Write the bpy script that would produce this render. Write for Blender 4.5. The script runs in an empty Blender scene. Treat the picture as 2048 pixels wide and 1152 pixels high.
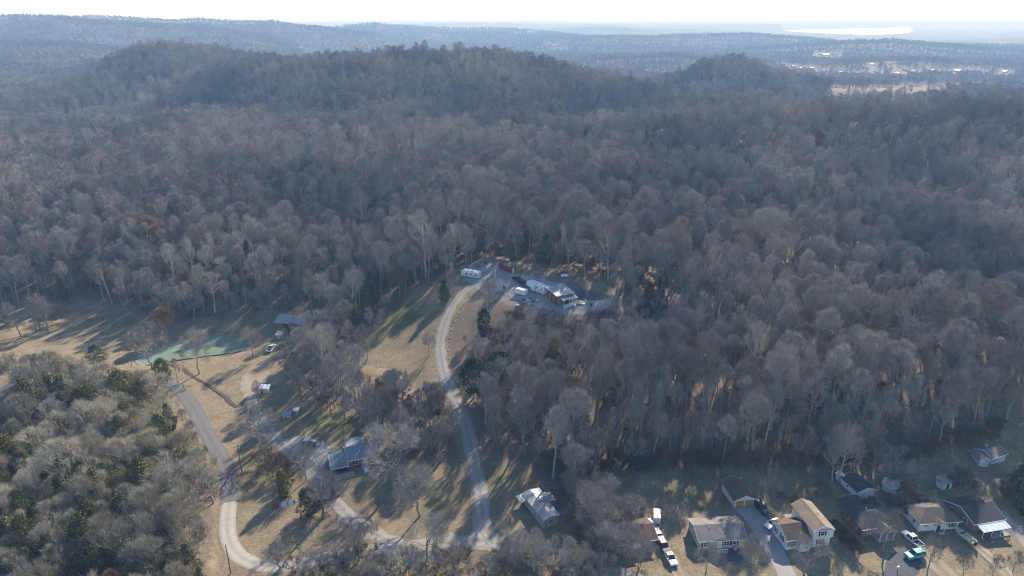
import bpy, bmesh, math, random
import numpy as np
from mathutils import Vector, Matrix

# ---------------------------------------------------------------- camera, sky, sun
scene = bpy.context.scene
COL = scene.collection
CAMZ = 115.0
PITCH = math.atan(534 / 1365)
FPX = 1365.0
cam_data = bpy.data.cameras.new("camera")
cam_data.sensor_width = 36.0
cam_data.lens = 36.0 * FPX / 2048
cam_data.clip_start = 1.0
cam_data.clip_end = 120000.0
cam = bpy.data.objects.new("camera", cam_data)
COL.objects.link(cam)
cam.location = (0, 0, CAMZ)
cam.rotation_euler = (math.pi / 2 - PITCH, 0, 0)
scene.camera = cam

SUN_AZ = math.radians(24)      # to the right of straight ahead (+Y)
SUN_EL = math.radians(31)
world = bpy.data.worlds.new("World")
scene.world = world
world.use_nodes = True
wn = world.node_tree
bg = wn.nodes["Background"]
sky = wn.nodes.new("ShaderNodeTexSky")
sky.sky_type = 'NISHITA'
sky.sun_disc = False
sky.sun_elevation = SUN_EL
sky.sun_rotation = SUN_AZ
sky.air_density = 1.0
sky.dust_density = 0.2
sky.ozone_density = 4.0
wn.links.new(sky.outputs[0], bg.inputs[0])
bg.inputs[1].default_value = 0.12
sun_data = bpy.data.lights.new("sun", 'SUN')
sun_data.energy = 5.0
sun_data.angle = math.radians(0.55)
sun_data.color = (1.0, 0.895, 0.77)
sun = bpy.data.objects.new("sun", sun_data)
COL.objects.link(sun)
sd = Vector((math.sin(SUN_AZ) * math.cos(SUN_EL), math.cos(SUN_AZ) * math.cos(SUN_EL), math.sin(SUN_EL)))
sun.rotation_euler = sd.to_track_quat('Z', 'Y').to_euler()
sun.location = sd * 500
scene.view_settings.view_transform = 'Standard'
scene.view_settings.look = 'None'
scene.view_settings.exposure = 0.9
scene.view_settings.gamma = 1.0
scene.view_settings.use_curve_mapping = False
scene.cycles.max_bounces = 3
scene.cycles.diffuse_bounces = 1
scene.cycles.glossy_bounces = 2
scene.cycles.transmission_bounces = 3
scene.cycles.volume_bounces = 0
scene.cycles.transparent_max_bounces = 4
scene.cycles.use_denoising = True
scene.cycles.denoising_prefilter = 'NONE'
scene.cycles.use_adaptive_sampling = False
scene.cycles.filter_width = 1.1

random.seed(7)
RNG = np.random.default_rng(7)

# ---------------------------------------------------------------- pixel helpers (photo is 2048 x 1152)
CP, SP = math.cos(PITCH), math.sin(PITCH)
def ray(u, v):
    X = (u - 1024) / FPX
    Y = (576 - v) / FPX
    return np.array([X, CP + Y * SP, -SP + Y * CP])
def project(x, y, z):
    d = z - CAMZ
    depth = y * CP - d * SP
    up = y * SP + d * CP
    depth = np.maximum(depth, 1e-3)
    return 1024 + FPX * x / depth, 576 - FPX * up / depth, depth

# ---------------------------------------------------------------- noise
def _hash(ix, iy, seed):
    n = (ix.astype(np.int64) * 374761393 + iy.astype(np.int64) * 668265263 + seed * 1442695041) & 0x7fffffff
    n = ((n ^ (n >> 13)) * 1274126177) & 0x7fffffff
    return ((n ^ (n >> 16)) & 0xffff) / 65535.0
def vnoise(x, y, seed=0):
    x = np.asarray(x, float); y = np.asarray(y, float)
    ix = np.floor(x); iy = np.floor(y)
    fx = x - ix; fy = y - iy
    fx = fx * fx * (3 - 2 * fx); fy = fy * fy * (3 - 2 * fy)
    a = _hash(ix, iy, seed); b = _hash(ix + 1, iy, seed)
    c = _hash(ix, iy + 1, seed); d = _hash(ix + 1, iy + 1, seed)
    return (a + (b - a) * fx) * (1 - fy) + (c + (d - c) * fx) * fy
def fbm(x, y, seed=0, octv=4):
    s = 0; a = 0.5
    for i in range(octv):
        s = s + a * (vnoise(x, y, seed + i * 17) - 0.5)
        x = x * 2.03; y = y * 2.03; a *= 0.5
    return s

# ---------------------------------------------------------------- terrain
G_CTRL = [  # (u, v, ground height): ground that the photograph shows
    (0,1150,5),(150,1000,5),(30,800,4),(200,850,3),(300,1150,3),(460,1100,0),(460,980,0),(440,890,0),(395,790,0),
    (700,1110,0),(1000,1100,0),(1200,1140,0),(1435,1100,0),(1700,1100,0),(2000,1100,0),(2100,1150,-1),(560,1040,0.5),
    (700,935,2),(620,895,2),(600,800,2),(520,760,1),(580,642,2),(430,700,-0.6),(330,700,-0.4),(490,690,0),(60,640,2),(200,625,2),(420,740,0.2),
    (800,980,1.0),(970,1040,0.5),(950,920,2.0),(920,820,5),(880,710,9),(895,640,13),(950,570,18),(1000,545,20),
    (1100,610,18.6),(1060,590,19),(1180,600,19),(1230,560,21),(1130,550,22),(1010,530,21),(930,552,19),(1030,610,18),(1000,640,15),
    (800,700,7.5),(740,660,8),(700,720,6),(830,620,12),(760,790,4),(1200,640,16),(1100,640,16),(970,700,9.5),
    (1080,940,1.5),(1300,960,1),(1500,950,1.2),(1680,950,1.5),(1850,950,2),(2000,900,3),(2048,860,5),
    (1300,1050,0.4),(1600,1040,0.4),(1900,1020,0.8),(1100,1010,0.4),
]
C_CTRL = [  # (u, v, distance along the axis): tree tops; the ground is 14 m lower
    (450,480,300),(300,500,300),(620,520,290),(780,480,300),(450,400,340),(700,380,350),(450,300,420),(700,300,430),(450,250,500),(200,250,520),
    (0,330,400),(0,450,320),(-300,450,330),(-300,330,430),(700,230,560),(900,225,560),(450,210,600),(800,180,640),(600,180,650),(950,170,660),
    (800,130,700),(650,130,700),(850,92,760),(650,100,770),(500,112,800),(950,88,770),(1050,97,780),(1150,120,800),(1250,140,830),(425,126,880),(480,124,860),
    (290,70,950),(200,122,930),(360,98,930),(100,155,900),(0,170,850),(-200,180,850),(-500,200,850),
    (1150,400,330),(1250,450,300),(1000,430,310),(1200,300,430),(1000,300,430),(1200,235,510),(1050,212,550),(1300,205,540),(1500,203,530),(1700,197,520),(1900,193,520),(2048,190,530),(2400,190,540),
    (1500,300,420),(1700,270,450),(1950,270,440),(2300,280,440),(1700,350,385),(1500,400,340),(1700,450,310),(2000,380,380),(2000,480,320),(1850,520,285),
    (1500,560,255),(1700,600,235),(2000,640,215),(1350,620,235),(1700,700,205),(1500,720,200),(1300,740,203),(1150,760,200),(1900,760,190),(2050,740,195),(1400,860,182),(1700,860,180),
    (1000,222,590),(1120,226,610),(1250,226,630),(1400,222,650),(1600,218,650),(1800,215,650),(250,206,690),(450,192,720),(120,208,700),(330,160,800),(180,165,790),(1300,168,1000),(1640,174,1000),(430,122,840),
    (1470,104,1000),(1370,160,980),(1570,160,1000),(1420,126,1000),(1520,126,1000),(1680,165,1000),(1800,190,900),
]
pts = []
for u, v, g in G_CTRL:
    d = ray(u, v); t = (CAMZ - g) / -d[2]
    pts.append((d[0] * t, d[1] * t, g))
for u, v, t in C_CTRL:
    d = ray(u, v)
    pts.append((d[0] * t, d[1] * t, CAMZ + d[2] * t - (14.0 if t < 340 else 21.0 if t < 600 else 25.0)))
# behind the first ridges the land falls to the wide valley; beside and below the camera it is level
for th in (-62, -45, -30, -15, 0, 12):
    a = math.radians(th)
    for r, z in ((1250, 30 if th < -10 else 5), (1700, 20 if th < -15 else -15)):
        pts.append((math.sin(a) * r, math.cos(a) * r, z))
for th in (20, 28, 36, 46, 62):
    a = math.radians(th)
    for r, z in ((760, 22), (1100, 8), (1700, -15)):
        pts.append((math.sin(a) * r, math.cos(a) * r, z))
for th in range(-62, 63, 12):
    a = math.radians(th)
    for r, z in ((2500, -20), (6000, -22), (45000, -22)):
        pts.append((math.sin(a) * r, math.cos(a) * r, z))
    pts.append((math.sin(a) * 60, math.cos(a) * 60, 4 if th < -20 else 0))
pts = np.array(pts)
P_th = np.arctan2(pts[:, 0], pts[:, 1]); P_lr = np.log(np.hypot(pts[:, 0], pts[:, 1]))
RC = 0.06
def kern(d2): return np.sqrt(d2 + RC * RC)
D2 = (P_th[:, None] - P_th[None]) ** 2 + (P_lr[:, None] - P_lr[None]) ** 2
K = kern(D2) + np.eye(len(pts)) * -0.0015
n = len(pts)
Amat = np.zeros((n + 1, n + 1)); Amat[:n, :n] = K; Amat[:n, n] = 1; Amat[n, :n] = 1
W = np.linalg.solve(Amat, np.concatenate([pts[:, 2], [0]]))
# far ridges: polyline of crest pixels, distance, half width (m)
RIDGES = [
    ([(-900,60),(-400,34),(-100,32),(40,30),(130,32),(190,40),(300,46),(420,52),(520,70),(600,90)], 2600, 600),
    ([(-300,45),(60,38),(130,30),(220,31),(300,38),(345,40),(400,37),(440,40),(480,42),(550,41),(590,49),(650,53),(760,70)], 3400, 500),
    ([(-200,75),(0,72),(140,80),(250,90),(330,110),(420,125)], 1700, 260),
    ([(560,60),(650,52),(700,46),(745,43),(790,47),(830,47),(880,53),(930,55),(1010,56),(1100,62),(1250,80)], 4600, 700),
    ([(900,70),(1000,60),(1100,55),(1200,54),(1300,56),(1400,58),(1500,62),(1600,75)], 6500, 900),
    ([(1020,85),(1090,72),(1200,69),(1300,70),(1430,66),(1520,66),(1600,72),(1680,80)], 3900, 450),
    ([(1160,112),(1240,104),(1320,103),(1400,108),(1480,112),(1540,120)], 2100, 260),
    ([(1380,110),(1480,96),(1580,90),(1640,84),(1720,78),(1790,77),(1860,83),(1940,90),(2048,98),(2300,90)], 2900, 360),
    ([(1560,128),(1680,115),(1800,112),(1950,118),(2100,125),(2300,120)], 2050, 200),
    ([(1800,78),(1900,74),(2048,70),(2300,66)], 4700, 600),
    ([(500,44),(700,43.5),(900,42.5),(1060,42.6),(1200,44),(1500,44.5),(1900,44),(2200,43.5)], 17000, 2500),
    ([(700,49),(860,47),(960,46),(1100,48.5),(1300,49),(1560,48)], 10500, 1300),
]
# lake basin far out
LAKE_Z = -21.0
def raw_height(x, y):
    x = np.asarray(x, float); y = np.asarray(y, float)
    th = np.arctan2(x, y); r = np.maximum(np.hypot(x, y), 20); lr = np.log(r)
    z = np.full(x.shape, W[n])
    for i in range(n):
        z = z + W[i] * kern((th - P_th[i]) ** 2 + (lr - P_lr[i]) ** 2)
    far = np.clip((r - 2000) / 1200, 0, 1)
    z = z * (1 - far) + far * -20.0
    uu = 1024 + FPX * np.tan(np.clip(th, -1.2, 1.2)) / CP * 1.0
    for line, t, w in RIDGES:
        us = [p[0] for p in line]
        zs = []; rs = []
        for (pu, pv) in line:
            d = ray(pu, pv); zs.append(CAMZ + d[2] * t - (18 if t < 5000 else 0)); rs.append(t)
        ths = [math.atan2(*ray(pu, pv)[:2]) for pu, pv in line]
        zc = np.interp(th, ths, zs, left=-60, right=-60)
        rc = np.interp(th, ths, [math.hypot(*ray(pu, pv)[:2]) * t for pu, pv in line])
        rc = rc + w * 0.35 * fbm(th * 9, th * 0 + t * 0.01, 5, 3) * 2
        nz = fbm(x / (w * 0.5), y / (w * 0.5), int(t) % 97, 4)
        zc = zc + nz * np.minimum(18, w * 0.03)
        ww = w * (1 + 0.5 * nz)
        lift = (zc - z) * np.exp(-((r - rc) / ww) ** 2)
        z = z + np.maximum(lift, 0)
    near = np.clip((r - 240) / 200, 0, 1)
    z = z + near * fbm(x / 90, y / 90, 3, 4) * np.clip(r / 60, 0, 10)
    return z

TH0, TH1, NTH = math.radians(-64), math.radians(64), 330
LR0, LR1, NR = math.log(45), math.log(48000), 470
ths = np.linspace(TH0, TH1, NTH); lrs = np.linspace(LR0, LR1, NR)
TT, LL = np.meshgrid(ths, lrs)
RR = np.exp(LL)
GX, GY = RR * np.sin(TT), RR * np.cos(TT)
GZ = raw_height(GX.ravel(), GY.ravel()).reshape(GX.shape)
# pond hollow and lake
def poly_px(poly, g):
    out = []
    for u, v in poly:
        d = ray(u, v); t = (CAMZ - g) / -d[2]; out.append((d[0] * t, d[1] * t))
    return out
def inside(poly, x, y):
    x = np.asarray(x, float); y = np.asarray(y, float)
    c = np.zeros(x.shape, bool); j = len(poly) - 1
    for i in range(len(poly)):
        xi, yi = poly[i]; xj, yj = poly[j]
        if yi != yj:
            c ^= ((yi > y) != (yj > y)) & (x < (xj - xi) * (y - yi) / (yj - yi) + xi)
        j = i
    return c
LAKE_PX = [(1572,61),(1640,58.5),(1700,57.5),(1780,56.5),(1785,53.5),(1828,53.5),(1829,56),(1812,60),(1828,63),(1800,67),(1740,69),(1690,67.5),(1640,65.5),(1600,63.5)]
LAKE = poly_px(LAKE_PX, LAKE_Z + 1)
inl = inside(LAKE, GX, GY)
GZ[inl] = LAKE_Z - 3
POND_Z = -0.35
POND_PX = [(272,722),(290,706),(318,692),(345,686),(372,683),(400,676),(440,672),(470,672),(492,675),(502,684),(500,694),(480,702),(440,708),(400,713),(350,720),(310,727),(282,729)]
POND = poly_px(POND_PX, POND_Z)
def round_poly(P, n_=5):
    out = []; m_ = len(P)
    for i in range(m_):
        a, b, c, d = [np.array(P[(i + k) % m_]) for k in (-1, 0, 1, 2)]
        for k in range(n_):
            t = k / n_; out.append(tuple(.5 * (2 * b + (c - a) * t + (2 * a - 5 * b + 4 * c - d) * t * t + (3 * b - a - 3 * c + d) * t ** 3)))
    return out
POND = round_poly(POND)
inp = inside(POND, GX, GY)
GZ[inp] = np.minimum(GZ[inp], POND_Z - 0.5)
def height(x, y):
    th = np.arctan2(x, y); lr = np.log(np.maximum(np.hypot(x, y), 46))
    a = np.clip((th - TH0) / (TH1 - TH0) * (NTH - 1), 0, NTH - 1.001)
    b = np.clip((lr - LR0) / (LR1 - LR0) * (NR - 1), 0, NR - 1.001)
    i = np.floor(a).astype(int); j = np.floor(b).astype(int); fa = a - i; fb = b - j
    return (GZ[j, i] * (1 - fa) + GZ[j, i + 1] * fa) * (1 - fb) + (GZ[j + 1, i] * (1 - fa) + GZ[j + 1, i + 1] * fa) * fb
def hz(x, y): return float(height(np.array([x]), np.array([y]))[0])
def at(u, v, tmax=900):
    """the point of the ground that a photo pixel shows"""
    d = ray(u, v); t = np.arange(60, tmax, 1.0)
    z = CAMZ + d[2] * t - height(d[0] * t, d[1] * t)
    k = np.argmax(z < 0)
    lo, hi = t[k] - 1, t[k]
    for _ in range(12):
        m = (lo + hi) / 2
        if CAMZ + d[2] * m - hz(d[0] * m, d[1] * m) < 0: hi = m
        else: lo = m
    p = Vector((d[0] * hi, d[1] * hi, 0)); p.z = hz(p.x, p.y)
    return p

# ---------------------------------------------------------------- zones (in pixels of the ground)
FAR_TOWN = [(1563,131,26),(1585,134,20),(1590,139,24),(1603,138,22),(1615,139,26),(1622,138,18),(1645,144,20),(1682,147,24),(1716,149,16),(1744,131,18),(1752,146,20),(1745,150,14),(1780,130,18),(1796,149,22),(1812,141,26),(1824,144,22),(1855,141,34),(1866,143,26),(1900,145,24),(1915,143,22),(1940,143,30),(1962,145,24),(2005,150,22),(2010,145,20),(1580,81,40),(1650,110,40),(1668,110,34),(1640,109,30),(870,75,60),(885,76,50),(1030,68,50),(1065,66,44),(1100,92,60),(1120,102,60)]

OPEN_A = [(-300,545),(0,572),(110,588),(210,605),(300,636),(350,648),(420,640),(470,630),(545,626),(650,640),(668,660),(655,680),(620,715),(600,760),(620,800),(665,815),(710,830),(735,870),(770,900),(850,935),(930,930),(915,890),(890,850),(870,820),(820,815),(760,815),(700,790),(672,755),(690,700),(740,640),(800,595),(850,568),(905,562),(925,535),(985,512),(1040,522),(1110,540),(1200,560),(1245,590),(1240,630),(1195,655),(1100,656),(1030,648),(995,672),(972,720),(945,775),(938,810),(952,870),(975,925),(1055,928),(1080,955),(1110,1010),(1150,1050),(1190,1000),(1210,945),(1300,940),(1500,938),(1660,935),(1800,925),(1950,885),(2100,850),(2600,850),(2600,1500),(440,1500),(418,1152),(428,1060),(424,960),(392,905),(350,855),(312,822),(290,805),(200,785),(100,770),(0,755),(-300,760)]
OPEN_B = [(-60,770),(25,772),(42,800),(20,835),(-60,860)]
def is_open(x, y, z):
    u, v, dep = project(x, y, z)
    return (inside(OPEN_A, u, v) | inside(OPEN_B, u, v)) & (np.hypot(x, y) < 330)

# ---------------------------------------------------------------- materials
def new_mat(name):
    m = bpy.data.materials.new(name); m.use_nodes = True
    return m, m.node_tree.nodes, m.node_tree.links, m.node_tree.nodes["Principled BSDF"]
def ramp(nodes, stops):
    r = nodes.new("ShaderNodeValToRGB")
    el = r.color_ramp.elements
    while len(el) < len(stops): el.new(0.5)
    for e, (p, c) in zip(el, stops): e.position = p; e.color = (*c, 1)
    return r
def noise(nodes, links, scale, detail=4, coord='Object', rough=0.55):
    tc = nodes.new("ShaderNodeTexCoord"); nz = nodes.new("ShaderNodeTexNoise")
    nz.inputs["Scale"].default_value = scale; nz.inputs["Detail"].default_value = detail; nz.inputs["Roughness"].default_value = rough
    links.new(tc.outputs[coord], nz.inputs["Vector"])
    return nz
def mix(nodes, links, fac, a, b, mode='MIX'):
    m = nodes.new("ShaderNodeMix"); m.data_type = 'RGBA'; m.blend_type = mode
    for sock, val in ((m.inputs[0], fac), (m.inputs[6], a), (m.inputs[7], b)):
        if hasattr(val, "links") or hasattr(val, "is_linked"): links.new(val, sock)
        elif isinstance(val, tuple): sock.default_value = (*val, 1) if len(val) == 3 else val
        else: sock.default_value = val
    return m.outputs[2]
MATS = {}
def plain(name, col, rough=0.7, metal=0.0, var=0.12, scale=1.5, spec=0.3):
    """a surface colour with blotchy wear of its own"""
    if name in MATS: return MATS[name]
    m, N, L, b = new_mat(name)
    nz = noise(N, L, scale, 6)
    dark = tuple(c * (1 - 2 * var) for c in col); lite = tuple(min(1, c * (1 + var)) for c in col)
    r = ramp(N, [(0.3, dark), (0.62, lite)]); L.new(nz.outputs[0], r.inputs[0])
    L.new(r.outputs[0], b.inputs["Base Color"])
    b.inputs["Roughness"].default_value = rough; b.inputs["Metallic"].default_value = metal
    b.inputs["Specular IOR Level"].default_value = spec
    MATS[name] = m
    return m

def ground_material():
    m, N, L, b = new_mat("ground")
    n1 = noise(N, L, 0.045, 6); n2 = noise(N, L, 1.1, 9, rough=.75); n3 = noise(N, L, 0.15, 5)
    tan = ramp(N, [(0.3, (0.19, 0.155, 0.10)), (0.7, (0.37, 0.305, 0.195))]); L.new(n2.outputs[0], tan.inputs[0])
    grn = ramp(N, [(0.3, (0.075, 0.085, 0.03)), (0.7, (0.15, 0.15, 0.06))]); L.new(n2.outputs[0], grn.inputs[0])
    at_g = N.new("ShaderNodeAttribute"); at_g.attribute_name = "green"
    ma = N.new("ShaderNodeMath"); ma.operation = 'MULTIPLY_ADD'; ma.inputs[1].default_value = 2.4; ma.inputs[2].default_value = -1.15
    L.new(n3.outputs[0], ma.inputs[0])
    ad = N.new("ShaderNodeMath"); ad.operation = 'ADD'; ad.use_clamp = True
    L.new(ma.outputs[0], ad.inputs[0]); L.new(at_g.outputs["Fac"], ad.inputs[1])
    grass = mix(N, L, ad.outputs[0], tan.outputs[0], grn.outputs[0])
    lit = ramp(N, [(0.25, (0.105, 0.08, 0.06)), (0.5, (0.18, 0.14, 0.105)), (0.75, (0.28, 0.22, 0.165))]); L.new(n2.outputs[0], lit.inputs[0])
    at_f = N.new("ShaderNodeAttribute"); at_f.attribute_name = "wood"
    mf = N.new("ShaderNodeMath"); mf.operation = 'MULTIPLY_ADD'; mf.inputs[1].default_value = 1.2; mf.inputs[2].default_value = -0.6
    L.new(n3.outputs[0], mf.inputs[0])
    fa = N.new("ShaderNodeMath"); fa.operation = 'ADD'; fa.use_clamp = True
    L.new(at_f.outputs["Fac"], fa.inputs[0]); L.new(mf.outputs[0], fa.inputs[1])
    n5 = noise(N, L, .33, 7, rough=.7); k5 = ramp(N, [(.42, (0, 0, 0)), (.66, (.75, .75, .75))]); L.new(n5.outputs[0], k5.inputs[0])
    grass = mix(N, L, k5.outputs[0], grass, (0.19, 0.15, 0.105))
    c = mix(N, L, fa.outputs[0], grass, lit.outputs[0])
    n6 = noise(N, L, 3.2, 4, rough=.7); k6 = ramp(N, [(.35, (.62, .62, .62)), (.65, (1.22, 1.2, 1.18))]); L.new(n6.outputs[0], k6.inputs[0])
    c = mix(N, L, 1.0, c, k6.outputs[0], 'MULTIPLY')
    nf = noise(N, L, 0.012, 8, rough=0.7)
    cano = ramp(N, [(0.3, (0.03, 0.028, 0.026)), (0.55, (0.075, 0.068, 0.06)), (0.75, (0.13, 0.115, 0.095))]); L.new(nf.outputs[0], cano.inputs[0])
    nff = noise(N, L, 0.0021, 5, rough=.6); kf = ramp(N, [(.60, (0, 0, 0)), (.64, (1, 1, 1))]); L.new(nff.outputs[0], kf.inputs[0])
    cano_o = mix(N, L, kf.outputs[0], cano.outputs[0], (0.17, 0.15, 0.11))
    at_c = N.new("ShaderNodeAttribute"); at_c.attribute_name = "canopy"
    c = mix(N, L, at_c.outputs["Fac"], c, cano_o)
    L.new(c, b.inputs["Base Color"])
    b.inputs["Roughness"].default_value = 0.95; b.inputs["Specular IOR Level"].default_value = 0.1
    bp = N.new("ShaderNodeBump"); bp.inputs["Strength"].default_value = 0.35; bp.inputs["Distance"].default_value = 0.12
    L.new(n2.outputs[0], bp.inputs["Height"]); L.new(bp.outputs[0], b.inputs["Normal"])
    return m

def link_mesh(name, verts, faces, mat=None, parent=None, smooth=False):
    me = bpy.data.meshes.new(name)
    me.from_pydata([tuple(v) for v in verts], [], faces)
    if mat is not None: me.materials.append(mat)
    if smooth: me.shade_smooth()
    o = bpy.data.objects.new(name, me); COL.objects.link(o)
    if parent is not None: o.parent = parent
    return o
def tag(o, label=None, cat=None, group=None, kind=None):
    if label: o["label"] = label
    if cat: o["category"] = cat
    if group: o["group"] = group
    if kind: o["kind"] = kind
    return o

# ---------------------------------------------------------------- ground
gv = np.stack([GX.ravel(), GY.ravel(), GZ.ravel()], 1)
me = bpy.data.meshes.new("ground")
idx = np.arange(NR * NTH).reshape(NR, NTH)
quads = np.stack([idx[:-1, :-1], idx[:-1, 1:], idx[1:, 1:], idx[1:, :-1]], -1).reshape(-1, 4)[:, ::-1]
me.vertices.add(len(gv)); me.vertices.foreach_set("co", gv.ravel())
me.loops.add(quads.size); me.loops.foreach_set("vertex_index", quads.ravel().astype(np.int32))
me.polygons.add(len(quads)); me.polygons.foreach_set("loop_start", np.arange(0, quads.size, 4, dtype=np.int32))
me.update(calc_edges=True); me.validate()
me.shade_smooth()
opn = is_open(gv[:, 0], gv[:, 1], gv[:, 2]).astype(float)
pu, pv, pd = project(gv[:, 0], gv[:, 1], gv[:, 2])
rr = np.hypot(gv[:, 0], gv[:, 1])
wood = 1 - opn
SLOPE = [(898,715),(900,665),(912,635),(935,600),(960,582),(1000,592),(1060,622),(1130,634),(1240,620),(1260,690),(1000,740),(960,800),(935,790),(915,760)]
wood = np.maximum(wood, (inside(SLOPE, pu, pv) & (rr < 330)) * .95)
wood = np.maximum(wood, (inside([(430,1200),(440,1050),(436,980),(448,1000),(447,1080),(475,1120),(520,1145),(560,1200)], pu, pv) & (rr < 250)) * .9)
wood = np.maximum(wood, (inside([(640,1060),(700,960),(790,960),(800,1010),(760,1060),(700,1080)], pu, pv) & (rr < 250)) * .55)
wood = np.maximum(wood, (inside([(880,1150),(900,1095),(1010,1100),(1250,1150),(1250,1250),(880,1250)], pu, pv) & (rr < 250)) * .7)
wood = np.maximum(wood, (inside([(1230,1000),(1300,990),(1330,1060),(1350,1110),(1300,1100),(1260,1060)], pu, pv) & (rr < 250)) * .6)
FIELD_PX = [(1748,176),(1790,172),(1860,171),(1935,174),(1925,179),(1840,186),(1790,187),(1755,182)]
canopy = np.clip((rr - 2900) / 900, 0, 1) * 1.0
GREENS = [(700,870,60,40,.55),(860,1010,70,40,.5),(520,930,60,60,.35),(790,630,90,35,.8),(1150,545,90,25,.6),(1000,960,70,40,.4),(620,840,60,30,.4),
          (1350,980,140,40,.35),(1950,930,90,40,.35),(560,800,30,30,.3),(250,640,90,20,.3),(1600,970,80,30,.3)]
green = np.full(len(gv), -0.02)
for cu, cv, su, sv, a in GREENS:
    green += 1.5 * a * np.exp(-((pu - cu) / su) ** 2 - ((pv - cv) / sv) ** 2)
for nm, arr in (("wood", wood), ("green", green), ("canopy", canopy)):
    a = me.attributes.new(nm, 'FLOAT', 'POINT'); a.data.foreach_set("value", arr.astype(np.float32))
me.materials.append(ground_material())
ground = bpy.data.objects.new("ground", me); COL.objects.link(ground); ground["kind"] = "structure"

# ---------------------------------------------------------------- water
def water_mat(name, col, rough, bump):
    m, N, L, b = new_mat(name)
    n0 = noise(N, L, .06, 4); r0 = ramp(N, [(.38, tuple(c * .8 for c in col)), (.6, col)]); L.new(n0.outputs[0], r0.inputs[0]); L.new(r0.outputs[0], b.inputs["Base Color"]); b.inputs["Roughness"].default_value = rough
    b.inputs["IOR"].default_value = 1.33
    nz = noise(N, L, 1.3, 3); bp = N.new("ShaderNodeBump"); bp.inputs["Strength"].default_value = bump; bp.inputs["Distance"].default_value = 0.1
    L.new(nz.outputs[0], bp.inputs["Height"]); L.new(bp.outputs[0], b.inputs["Normal"])
    return m
def sheet(name, poly, z, mat):
    bm = bmesh.new(); f = bm.faces.new([bm.verts.new((x, y, z)) for x, y in poly])
    bmesh.ops.triangulate(bm, faces=bm.faces[:]); bmesh.ops.recalc_face_normals(bm, faces=bm.faces[:])
    if bm.faces[:][0].normal.z < 0: bmesh.ops.reverse_faces(bm, faces=bm.faces[:])
    me = bpy.data.meshes.new(name); bm.to_mesh(me); bm.free(); me.materials.append(mat)
    o = bpy.data.objects.new(name, me); COL.objects.link(o); return o
def grow(poly, k):
    cx = sum(p[0] for p in poly) / len(poly); cy = sum(p[1] for p in poly) / len(poly)
    return [(cx + (x - cx) * k, cy + (y - cy) * k) for x, y in poly]
POND_MAT = water_mat("pond_water", (0.21, 0.265, 0.185), 0.08, 0.01)
tag(sheet("pond", grow(POND, 1.03), POND_Z, POND_MAT), "small green farm pond at the foot of the wooded slope", kind="structure")
tag(sheet("lake", LAKE, LAKE_Z, water_mat("lake_water", (0.2, 0.25, 0.3), 0.45, 0.3)), "bright lake shining far out in the valley", kind="structure")

#@@ROADS-BEGIN
# ---------------------------------------------------------------- roads, drives and yards
from mathutils.geometry import delaunay_2d_cdt
def surf_mat(name, c0, c1, scale=0.8, c2=None, big=0.12, rough=.9, ruts=None):
    m, N, L, b = new_mat(name)
    n1 = noise(N, L, scale, 8, rough=.7); n2 = noise(N, L, big, 4)
    r = ramp(N, [(.3, c0), (.68, c1)]); L.new(n1.outputs[0], r.inputs[0])
    out = r.outputs[0]
    if c2:
        k = ramp(N, [(.45, (0, 0, 0)), (.62, (1, 1, 1))]); L.new(n2.outputs[0], k.inputs[0])
        out = mix(N, L, k.outputs[0], out, c2)
    if ruts:
        av = N.new("ShaderNodeAttribute"); av.attribute_name = "across"; nr = noise(N, L, .5, 5)
        sm = N.new("ShaderNodeMath"); sm.operation = 'MULTIPLY_ADD'; sm.inputs[1].default_value = .55; sm.inputs[2].default_value = -.27; L.new(nr.outputs[0], sm.inputs[0])
        ad = N.new("ShaderNodeMath"); ad.operation = 'ADD'; L.new(av.outputs["Fac"], ad.inputs[0]); L.new(sm.outputs[0], ad.inputs[1])
        rk_ = ramp(N, [(0.0, (.8, .8, .8)), (.22, (.35, .35, .35)), (.36, (0, 0, 0)), (.62, (0, 0, 0)), (.80, (.5, .5, .5)), (.95, (1, 1, 1))]); L.new(ad.outputs[0], rk_.inputs[0])
        out = mix(N, L, rk_.outputs[0], out, ruts)
    L.new(out, b.inputs["Base Color"]); b.inputs["Roughness"].default_value = rough; b.inputs["Specular IOR Level"].default_value = .2
    return m
ASPHALT = surf_mat("worn_asphalt", (0.11, 0.11, 0.115), (0.19, 0.185, 0.185), 1.5, (0.15, 0.145, 0.14), ruts=(0.13, 0.12, 0.105))
CONCRETE = surf_mat("concrete_road", (0.31, 0.295, 0.265), (0.42, 0.395, 0.355), .6, (0.36, 0.335, 0.29), ruts=(0.28, 0.255, 0.215))
GRAVEL = surf_mat("gravel", (0.20, 0.19, 0.18), (0.40, 0.38, 0.355), 1.6, (0.29, 0.26, 0.22), ruts=(0.235, 0.21, 0.175))
DIRT = surf_mat("bare_dirt", (0.21, 0.155, 0.10), (0.36, 0.28, 0.19), .8, (0.25, 0.19, 0.115))
TRACK = surf_mat("gravel_track", (0.24, 0.20, 0.15), (0.42, 0.36, 0.28), 1.2, (0.27, 0.21, 0.13), ruts=(0.2, 0.16, 0.09))
DARKLOT = surf_mat("dark_pavement", (0.07, 0.072, 0.08), (0.12, 0.12, 0.125), 1.0)
def smooth_line(pp, step=2.0):
    """Catmull-Rom through points, resampled"""
    out = []
    q = [pp[0]] + pp + [pp[-1]]
    for i in range(1, len(q) - 2):
        a, b, c, d = q[i - 1], q[i], q[i + 1], q[i + 2]
        nn = max(2, int((c - b).length / step))
        for k in range(nn):
            t = k / nn
            out.append(0.5 * ((2 * b) + (c - a) * t + (2 * a - 5 * b + 4 * c - d) * t * t + (3 * b - a - 3 * c + d) * t ** 3))
    out.append(pp[-1]); return out
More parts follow.
